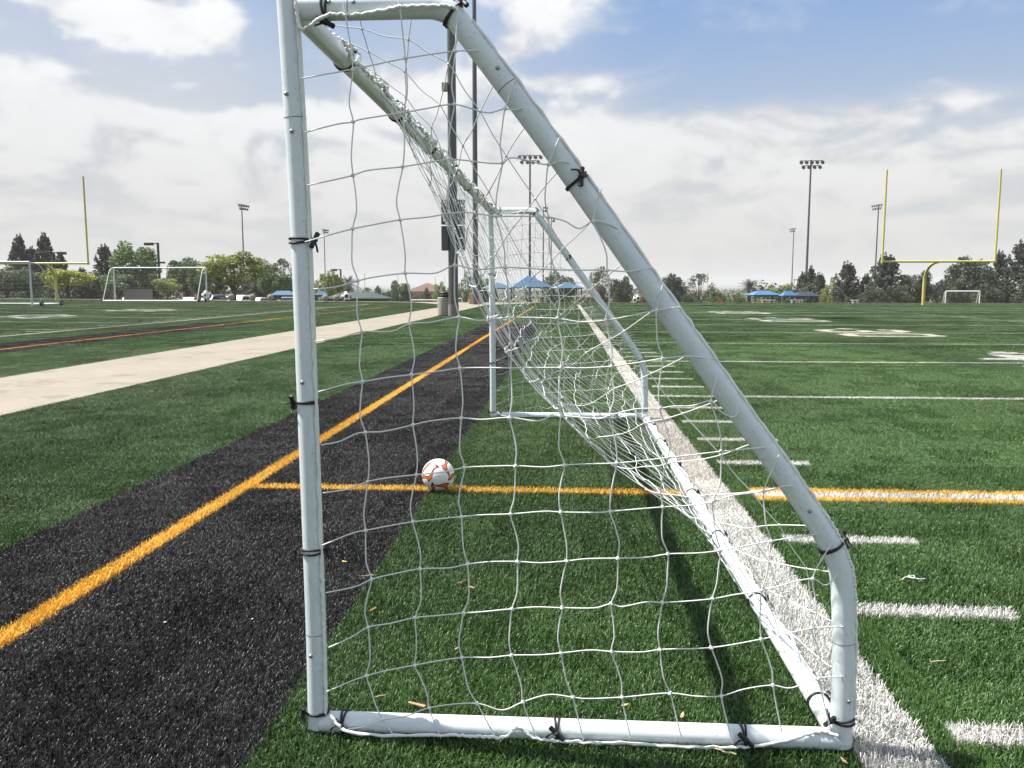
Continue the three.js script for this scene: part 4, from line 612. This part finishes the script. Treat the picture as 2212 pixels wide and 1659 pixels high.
const KIND = { broadA: broad(101), broadB: broad(102, { base: 0.22, n: 40 }), broadC: broad(103, { base: 0.3, n: 30, clump: 0.12 }), open: broad(104, { base: 0.34, n: 26, open: true, clump: 0.075, per: 130, leaf: 0.016 }), openB: broad(108, { base: 0.3, n: 34, open: true, clump: 0.085, per: 130, leaf: 0.016 }), bush: broad(105, { base: 0.04, n: 40, clump: 0.13, leaf: 0.026 }), pineA: pine(111), pineB: pine(112, { n: 54, wide: 0.46 }), pineC: pine(113, { n: 74, wide: 0.5 }) };
const GREEN = { dark: leafMat(0.056, 0.076, 0.034), pine: leafMat(0.048, 0.060, 0.036), mid: leafMat(0.100, 0.150, 0.045), light: leafMat(0.150, 0.215, 0.062), lime: leafMat(0.33, 0.35, 0.04), olive: leafMat(0.23, 0.265, 0.055), grey: leafMat(0.10, 0.13, 0.066) };
let turnR = rng(9);
function tree(kind, green, px, pyTop, z, hw, label, group, name) {
  const x = atZ(px, (pyTop + 640) / 2, -z).x, g = land(x, -z), h = Yp(px, pyTop, z) - g, w = 2 * hw / 1801 * z * (kind.startsWith('pine') ? 1.5 : 1.22);
  const t = thing(name ?? (kind.startsWith('pine') ? 'pine_tree' : kind === 'bush' ? 'bush' : 'leafy_tree'), label, kind === 'bush' ? 'bush' : 'tree', V(x, g - 0.05, -z), group);
  part('trunk', KIND[kind].wood, bark, t); part('crown', KIND[kind].crown, GREEN[green], t);
  t.scale.set(w, h, w); t.rotation.y = turnR() * 6.28; return t;
}
{
  const gl = 'trees behind the field beyond the path', gm = 'trees behind the fields, seen past the goal', gr = 'trees behind the near field';
  tree('pineA', 'pine', 45, 516, 112, 31, 'tall pine left of the two headed parking lot light', gl); tree('pineB', 'pine', 98, 512, 114, 29, 'tallest pine, right beside the two headed parking lot light', gl);
  tree('pineB', 'pine', 134, 551, 118, 20, 'short pine right of the two headed parking lot light', gl); tree('pineC', 'pine', 229, 535, 110, 29, 'pine at the left end of the complete wheeled goal', gl); tree('pineA', 'pine', 178, 583, 120, 25, 'low pine between the lime tree and the pine by the wheeled goal', gl);
  tree('broadB', 'grey', 12, 572, 88, 45, 'dusky leafy tree behind the goal cut by the frame edge', gl); tree('broadA', 'mid', 62, 574, 90, 38, 'dusky leafy tree between the cut goal and the lime tree', gl);
  tree('broadC', 'lime', 145, 574, 80, 53, 'low lime yellow tree behind the yellow goalpost', gl);
  tree('broadA', 'light', 291, 513, 98, 55, 'tall leafy tree left of the single headed parking lot light', gl); tree('broadB', 'mid', 402, 545, 100, 49, 'wide leafy tree right of the single headed parking lot light', gl); tree('broadC', 'olive', 362, 595, 86, 31, 'small leafy tree inside the right half of the complete wheeled goal', gl);
  tree('broadC', 'mid', 255, 585, 92, 38, 'dark low tree inside the left half of the complete wheeled goal', gl);
  tree('broadB', 'olive', 505, 533, 84, 67, 'broad yellow green tree above the giant soccer ball bollard', gl); tree('broadA', 'light', 578, 553, 100, 29, 'green tree touching the right of the broad yellow green tree', gl); tree('open', 'grey', 613, 552, 104, 30, 'airy grey green tree above the left blue shelter', gl); tree('broadB', 'dark', 556, 595, 106, 45, 'dark tree below and behind the broad yellow green tree', gl);
  tree('broadB', 'mid', 640, 586, 116, 32, 'green tree half hidden behind the white goal upright', gm);
  tree('broadA', 'olive', 713, 576, 104, 31, 'green tree in front of the one headed parking lot light', gm); tree('broadC', 'mid', 742, 606, 112, 20, 'dark tree left of the small palm', gm); tree('open', 'light', 792, 617, 150, 14, 'small airy tree above the green roof', gm); tree('pineB', 'grey', 816, 620, 190, 14, 'faint far conifer right of the green roof', gm); tree('broadC', 'dark', 835, 622, 130, 16, 'low dark tree at the end of the green roof', gm);
  tree('broadB', 'mid', 864, 597, 130, 23, 'upright green tree left of the red roofed building', gm); tree('pineA', 'mid', 922, 624, 150, 12, 'small conifer in front of the red roofed building', gm); tree('broadC', 'dark', 899, 634, 120, 14, 'dark shrub like tree at the foot of the red roofed building', gm, 'leafy_tree');
  tree('openB', 'light', 954, 606, 130, 20, 'light green tree left of the thick floodlight pole', gm); tree('openB', 'light', 1005, 583, 118, 22, 'green tree between the two floodlight poles', gm); tree('broadB', 'mid', 1046, 584, 122, 24, 'green tree right of the far floodlight pole', gm);
  tree('broadA', 'mid', 1205, 580, 145, 40, 'wide tree behind the largest pyramid canopy', gm); tree('openB', 'grey', 1303, 573, 135, 33, 'airy tree between the far goal frame and the slanted brace', gm); tree('broadB', 'dark', 1345, 587, 130, 24, 'dark tree just left of the slanted brace', gm);
  tree('broadB', 'dark', 1452, 581, 132, 34, 'dark round tree right of the slanted brace', gm); tree('open', 'grey', 1510, 585, 128, 31, 'spreading open crowned tree beside the far yellow goalpost', gm); tree('broadC', 'dark', 1490, 625, 120, 20, 'low dark tree under the spreading open crowned tree', gm);
  tree('bush', 'mid', 1548, 621, 92, 21, 'tall round bush left of the red octagonal sign', gm); tree('bush', 'mid', 1590, 628, 90, 22, 'round bush right of the red octagonal sign', gm);
  tree('broadB', 'olive', 1660, 606, 122, 26, 'olive tree right of the lone palm', gr); tree('broadC', 'olive', 1694, 604, 126, 24, 'olive tree left of the short distant floodlight', gr);
  tree('pineB', 'pine', 1733, 594, 120, 20, 'pine left of the tall floodlight above the shelters', gr); tree('pineA', 'pine', 1751, 582, 122, 20, 'pine directly behind the tall floodlight above the shelters', gr); tree('pineC', 'pine', 1771, 595, 118, 20, 'pine right of the tall floodlight above the shelters', gr);
  tree('openB', 'olive', 1796, 596, 112, 22, 'pale leafy tree between the dark pines', gr); tree('pineC', 'pine', 1831, 573, 110, 31, 'cone shaped pine standing alone left of the yellow goalpost', gr); tree('pineB', 'pine', 1872, 598, 112, 24, 'lower pine left of the yellow goalpost upright', gr);
  tree('pineC', 'pine', 1914, 556, 104, 41, 'big pine under the end of the yellow crossbar', gr); tree('broadB', 'dark', 1982, 573, 106, 32, 'dark loose tree behind the yellow gooseneck', gr); tree('broadC', 'dark', 2034, 600, 108, 26, 'low dark tree right of the yellow gooseneck', gr); tree('broadA', 'dark', 1888, 612, 100, 26, 'low dark tree at the foot of the big pine', gr); tree('broadC', 'dark', 1946, 604, 100, 28, 'low dark tree left of the yellow gooseneck', gr);
  tree('broadB', 'dark', 2094, 538, 104, 46, 'tall dark tree behind the yellow upright and small white goal', gr); tree('pineA', 'pine', 2158, 552, 108, 30, 'dark pine right of the yellow upright', gr); tree('pineC', 'pine', 2212, 528, 104, 42, 'tallest dark pine at the end of the near field tree row', gr); tree('broadC', 'dark', 2062, 590, 100, 30, 'low dark tree left of the small white goal', gr); tree('broadA', 'dark', 2130, 606, 98, 32, 'low dark tree behind the small white goal', gr); tree('broadC', 'dark', 2260, 575, 100, 44, 'dark tree beyond the tallest dark pine', gr);
  tree('broadA', 'dark', 190, 580, 104, 40, 'dark tree between the lime tree and the complete wheeled goal', gl); tree('broadB', 'dark', 318, 580, 104, 45, 'dark tree behind the middle of the complete wheeled goal', gl); tree('broadC', 'dark', 448, 583, 108, 38, 'dark tree left of the broad yellow green tree', gl); tree('broadA', 'mid', 432, 561, 96, 29, 'green tree at the right post of the complete wheeled goal', gl); tree('pineC', 'pine', 70, 540, 116, 34, 'pine between the two tall pines by the parking lot light', gl); tree('broadB', 'dark', 110, 585, 108, 40, 'dark tree behind the lime yellow tree', gl); tree('broadC', 'mid', 596, 580, 98, 34, 'green tree above the left blue shelter roof', gl); tree('broadA', 'dark', 668, 600, 118, 24, 'dark tree right behind the white goal upright', gm);
  // hedges that close the view under the crowns
  const hedge = (pa, pb, z, py, green, label) => { const n = Math.round((pb - pa) / 16), cl = [], R = rng(pa); const xc = Xp((pa + pb) / 2, z), g = land(xc, -z), h = Yp((pa + pb) / 2, py, z) - g; for (let i = 0; i <= n; i++) { const x = Xp(pa + (pb - pa) * i / n, z) - xc, hh = h * (0.8 + 0.35 * R()); for (const f of [0.25, 0.6, 0.85]) cl.push([V(x + (R() - 0.5) * 0.8, hh * f, (R() - 0.5) * 1.5), V(0.95, hh * 0.26, 0.9)]); } const o = single('hedge', label, 'hedge', leaves(cl, 70, 0.2, pa + 5), GREEN[green], V(xc, g, -z), 'hedges behind the fields'); };
  hedge(-60, 330, 104, 622, 'dark', 'dark hedge below the pines behind the field beyond the path'); hedge(330, 660, 112, 624, 'dark', 'dark hedge behind the parked cars'); hedge(660, 1060, 150, 640, 'dark', 'dark hedge around the green roofed and red roofed buildings'); hedge(1050, 1420, 150, 634, 'dark', 'dark hedge behind the pyramid canopies'); hedge(1400, 1640, 170, 641, 'grey', 'thin far hedge behind the two round bushes'); hedge(1640, 2290, 116, 622, 'dark', 'dark hedge below the pines of the near field');
  // far wood on the skyline
  { const cl = [], R = rng(321); for (let i = 0; i < 260; i++) { const z = 330 + R() * 160, px = -250 + 2700 * (i + R()) / 260, x = Xp(px, z), h = 5.0 + 1.6 * R() * R(); cl.push([V(x, -4.8 + h * 0.4, -z), V(5 + 3 * R(), h * 0.62, 4)]); } const o = part('distant_wood', leaves(cl, 160, 0.42, 322), GREEN.grey, scene); tag(o, 'low distant wood on the skyline far beyond the fields', 'wood', null, 'stuff'); }
  // palms
  const palm = (px, py, z, frond, label) => {
    const x = Xp(px, z), g = land(x, -z), h = Yp(px, py, z) - g - frond * 0.62, t = thing('palm_tree', label, 'palm tree', V(x, g, -z)), R = rng(px);
    part('trunk', sweep([V(0, 0, 0), V(0.05, h * 0.5, 0), V(0, h * 0.92, 0), V(0, h, 0)], u => u > 0.8 ? 0.34 : 0.2, 10), bark, t);
    for (let i = 0; i < 26; i++) { const th = i * 2.399, el = 1.25 - 1.7 * (i / 26), L = frond * (0.85 + 0.3 * R()), pos = [], spine = []; for (let k = 0; k <= 7; k++) { const s = k / 7, r = L * s * Math.cos(el) * (1 - 0.1 * s), y = L * s * Math.sin(el) - 0.42 * L * s * s; spine.push(V(Math.cos(th) * r, h + y, Math.sin(th) * r)); } const sd = V(-Math.sin(th), 0, Math.cos(th)); for (let k = 0; k < 7; k++) for (let m = 0; m < 3; m++) for (const s of [-1, 1]) { const q = spine[k].clone().lerp(spine[k + 1], m / 3), e = spine[k].clone().lerp(spine[k + 1], m / 3 + 0.24), w = 0.55 * Math.sin(Math.min(1, (k + m / 3) / 7 + 0.12) * 2.9) + 0.05, tip = q.clone().addScaledVector(sd, s * w).add(V(0, -0.25 * w, 0)).addScaledVector(spine[k + 1].clone().sub(spine[k]), 0.5); pos.push(q.x, q.y, q.z, e.x, e.y, e.z, tip.x, tip.y, tip.z); } const gg = new THREE.BufferGeometry(); gg.setAttribute('position', new THREE.Float32BufferAttribute(pos, 3)); gg.computeVertexNormals(); part('frond', gg, palmLeaf, t); }
  };
  const palmLeaf = phys(0.035, 0.045, 0.024, 0.7, { side: THREE.DoubleSide, transmission: 0.2, thickness: 0 });
  palm(1619, 597, 110, 2.3, 'lone feathery palm beside the paired blue shelters'); palm(753, 591, 118, 2.4, 'small palm behind the green roofed building');
}

// ---------------------------------------------------------------- litter on the turf
{
  const wood = mat(0.34, 0.22, 0.11, 0.85), tan = mat(0.36, 0.27, 0.15, 0.9), dry = mat(0.30, 0.26, 0.15, 0.9), rust = mat(0.22, 0.10, 0.045, 0.85), white = mat(0.7, 0.72, 0.68, 0.8);
  const chip = (len, w) => { const g = slab(len, 0.005, w, 0, 0, 0, 0.001), p = g.attributes.position; for (let i = 0; i < p.count; i++) p.setZ(i, p.getZ(i) * (0.8 + 5 * p.getX(i)) + 2 * p.getX(i) * p.getX(i)); g.computeVertexNormals(); return g; };
  const stick = (len, w, seed) => { const R = rng(seed), p = []; for (let i = 0; i <= 5; i++) p.push(V((i / 5 - 0.5) * len, (R() - 0.5) * w * 0.4, (R() - 0.5) * w * 0.9)); const g = sweep(p, t => w * (0.35 + 0.18 * Math.sin(t * 3.1 + seed)), 6); g.scale(1, 0.6, 1); return g; };
  const leaf = (len, seed) => { const R = rng(seed), s = new THREE.Shape(); s.moveTo(-len / 2, 0); s.quadraticCurveTo(-len * 0.1, len * (0.3 + 0.1 * R()), len / 2, 0.02 * len); s.quadraticCurveTo(0, -len * (0.25 + 0.1 * R()), -len / 2, 0); const g = new THREE.ExtrudeGeometry(s, { depth: 0.0012, bevelEnabled: false, curveSegments: 8 }); g.rotateX(-Math.PI / 2); const p = g.attributes.position; for (let i = 0; i < p.count; i++) p.setY(i, p.getY(i) + 6 * p.getX(i) * p.getX(i) + 5 * p.getZ(i) * p.getZ(i)); g.computeVertexNormals(); return g; };
  const drop = (name, px, py, geo, m, turn, label, cat) => { const c = onGround(px, py, 0.026), o = single(name, label, cat, geo, m, c); o.rotation.set(0.12, turn, 0.1); };
  drop('wood_chip', 901, 1521, chip(0.062, 0.011), wood, -0.45, 'pale wood chip just inside the near ground bar', 'wood chip');
  drop('wood_chip', 1000, 1256, stick(0.05, 0.008, 2), rust, 0.5, 'thin brown wood splinter beside a shorter splinter on green turf', 'wood chip');
  drop('wood_chip', 1018, 1268, chip(0.036, 0.008), wood, -0.7, 'short pale splinter beside a thin brown one', 'wood chip');
  drop('wood_chip', 806, 1316, chip(0.028, 0.011), rust, 0.9, 'orange brown chip at the border of black and green turf', 'wood chip');
  drop('twig', 792, 1243, stick(0.065, 0.006, 5), dry, -0.02, 'thin dry twig lying across the black and green border', 'twig');
  drop('twig', 1561, 1622, stick(0.075, 0.007, 6), dry, -0.5, 'dry twig in front of the near ground bar', 'twig');
  drop('twig', 821, 1503, stick(0.03, 0.005, 7), wood, 0.3, 'tiny twig touching the near ground bar', 'twig');
  drop('seed', 986, 1401, leaf(0.018, 8), tan, 0.8, 'small tan seed on the turf inside the goal', 'seed');
  drop('dry_leaf', 1474, 1545, leaf(0.03, 9), tan, 1.2, 'curled tan leaf just behind the near ground bar', 'leaf');
  drop('dry_leaf', 1350, 1523, leaf(0.026, 10), tan, 0.3, 'pale leaf scrap inside the goal near the ground bar', 'leaf');
  drop('dry_leaf', 1823, 1643, leaf(0.026, 11), tan, 2.0, 'tan leaf in the shadow outside the goal corner', 'leaf');
  drop('dry_leaf', 2097, 1266, leaf(0.016, 12), rust, 0.2, 'tiny rusty leaf on turf right of the goal', 'leaf');
  drop('dry_leaf', 1765, 1286, leaf(0.016, 16), tan, 0.6, 'tiny tan leaf beside the white sideline', 'leaf');
  drop('grass_straw', 2027, 1428, stick(0.05, 0.005, 13), dry, 0.1, 'dry straw on turf between two hash marks', 'straw');
  drop('yellow_scrap', 744, 1213, stick(0.025, 0.009, 14), mat(0.6, 0.48, 0.14, 0.8), -0.4, 'small yellow scrap on the black turf', 'scrap');
  drop('plastic_scrap', 357, 1344, leaf(0.012, 17), white, 0.4, 'small white scrap in the middle of the black turf', 'scrap');
  drop('plastic_scrap', 545, 1337, leaf(0.01, 18), white, 1.1, 'tiny white scrap on black turf near the upright', 'scrap');
  const sg = smooth([V(-0.045, 0, 0.008), V(-0.02, 0.002, -0.012), V(0.005, 0.006, 0.012), V(0.012, 0.004, -0.016), V(-0.012, 0.006, -0.01), V(0.02, 0.002, 0.012), V(0.05, 0, 0.01)], 40);
  drop('string_scrap', 1970, 1249, sweep(sg, 0.0018, 6), white, 0, 'knotted white string scrap lying on turf between hash marks', 'string');
}
scene.fog = new THREE.FogExp2(new THREE.Color(0.80, 0.82, 0.84), 0.0003);
renderer.render(scene, camera);
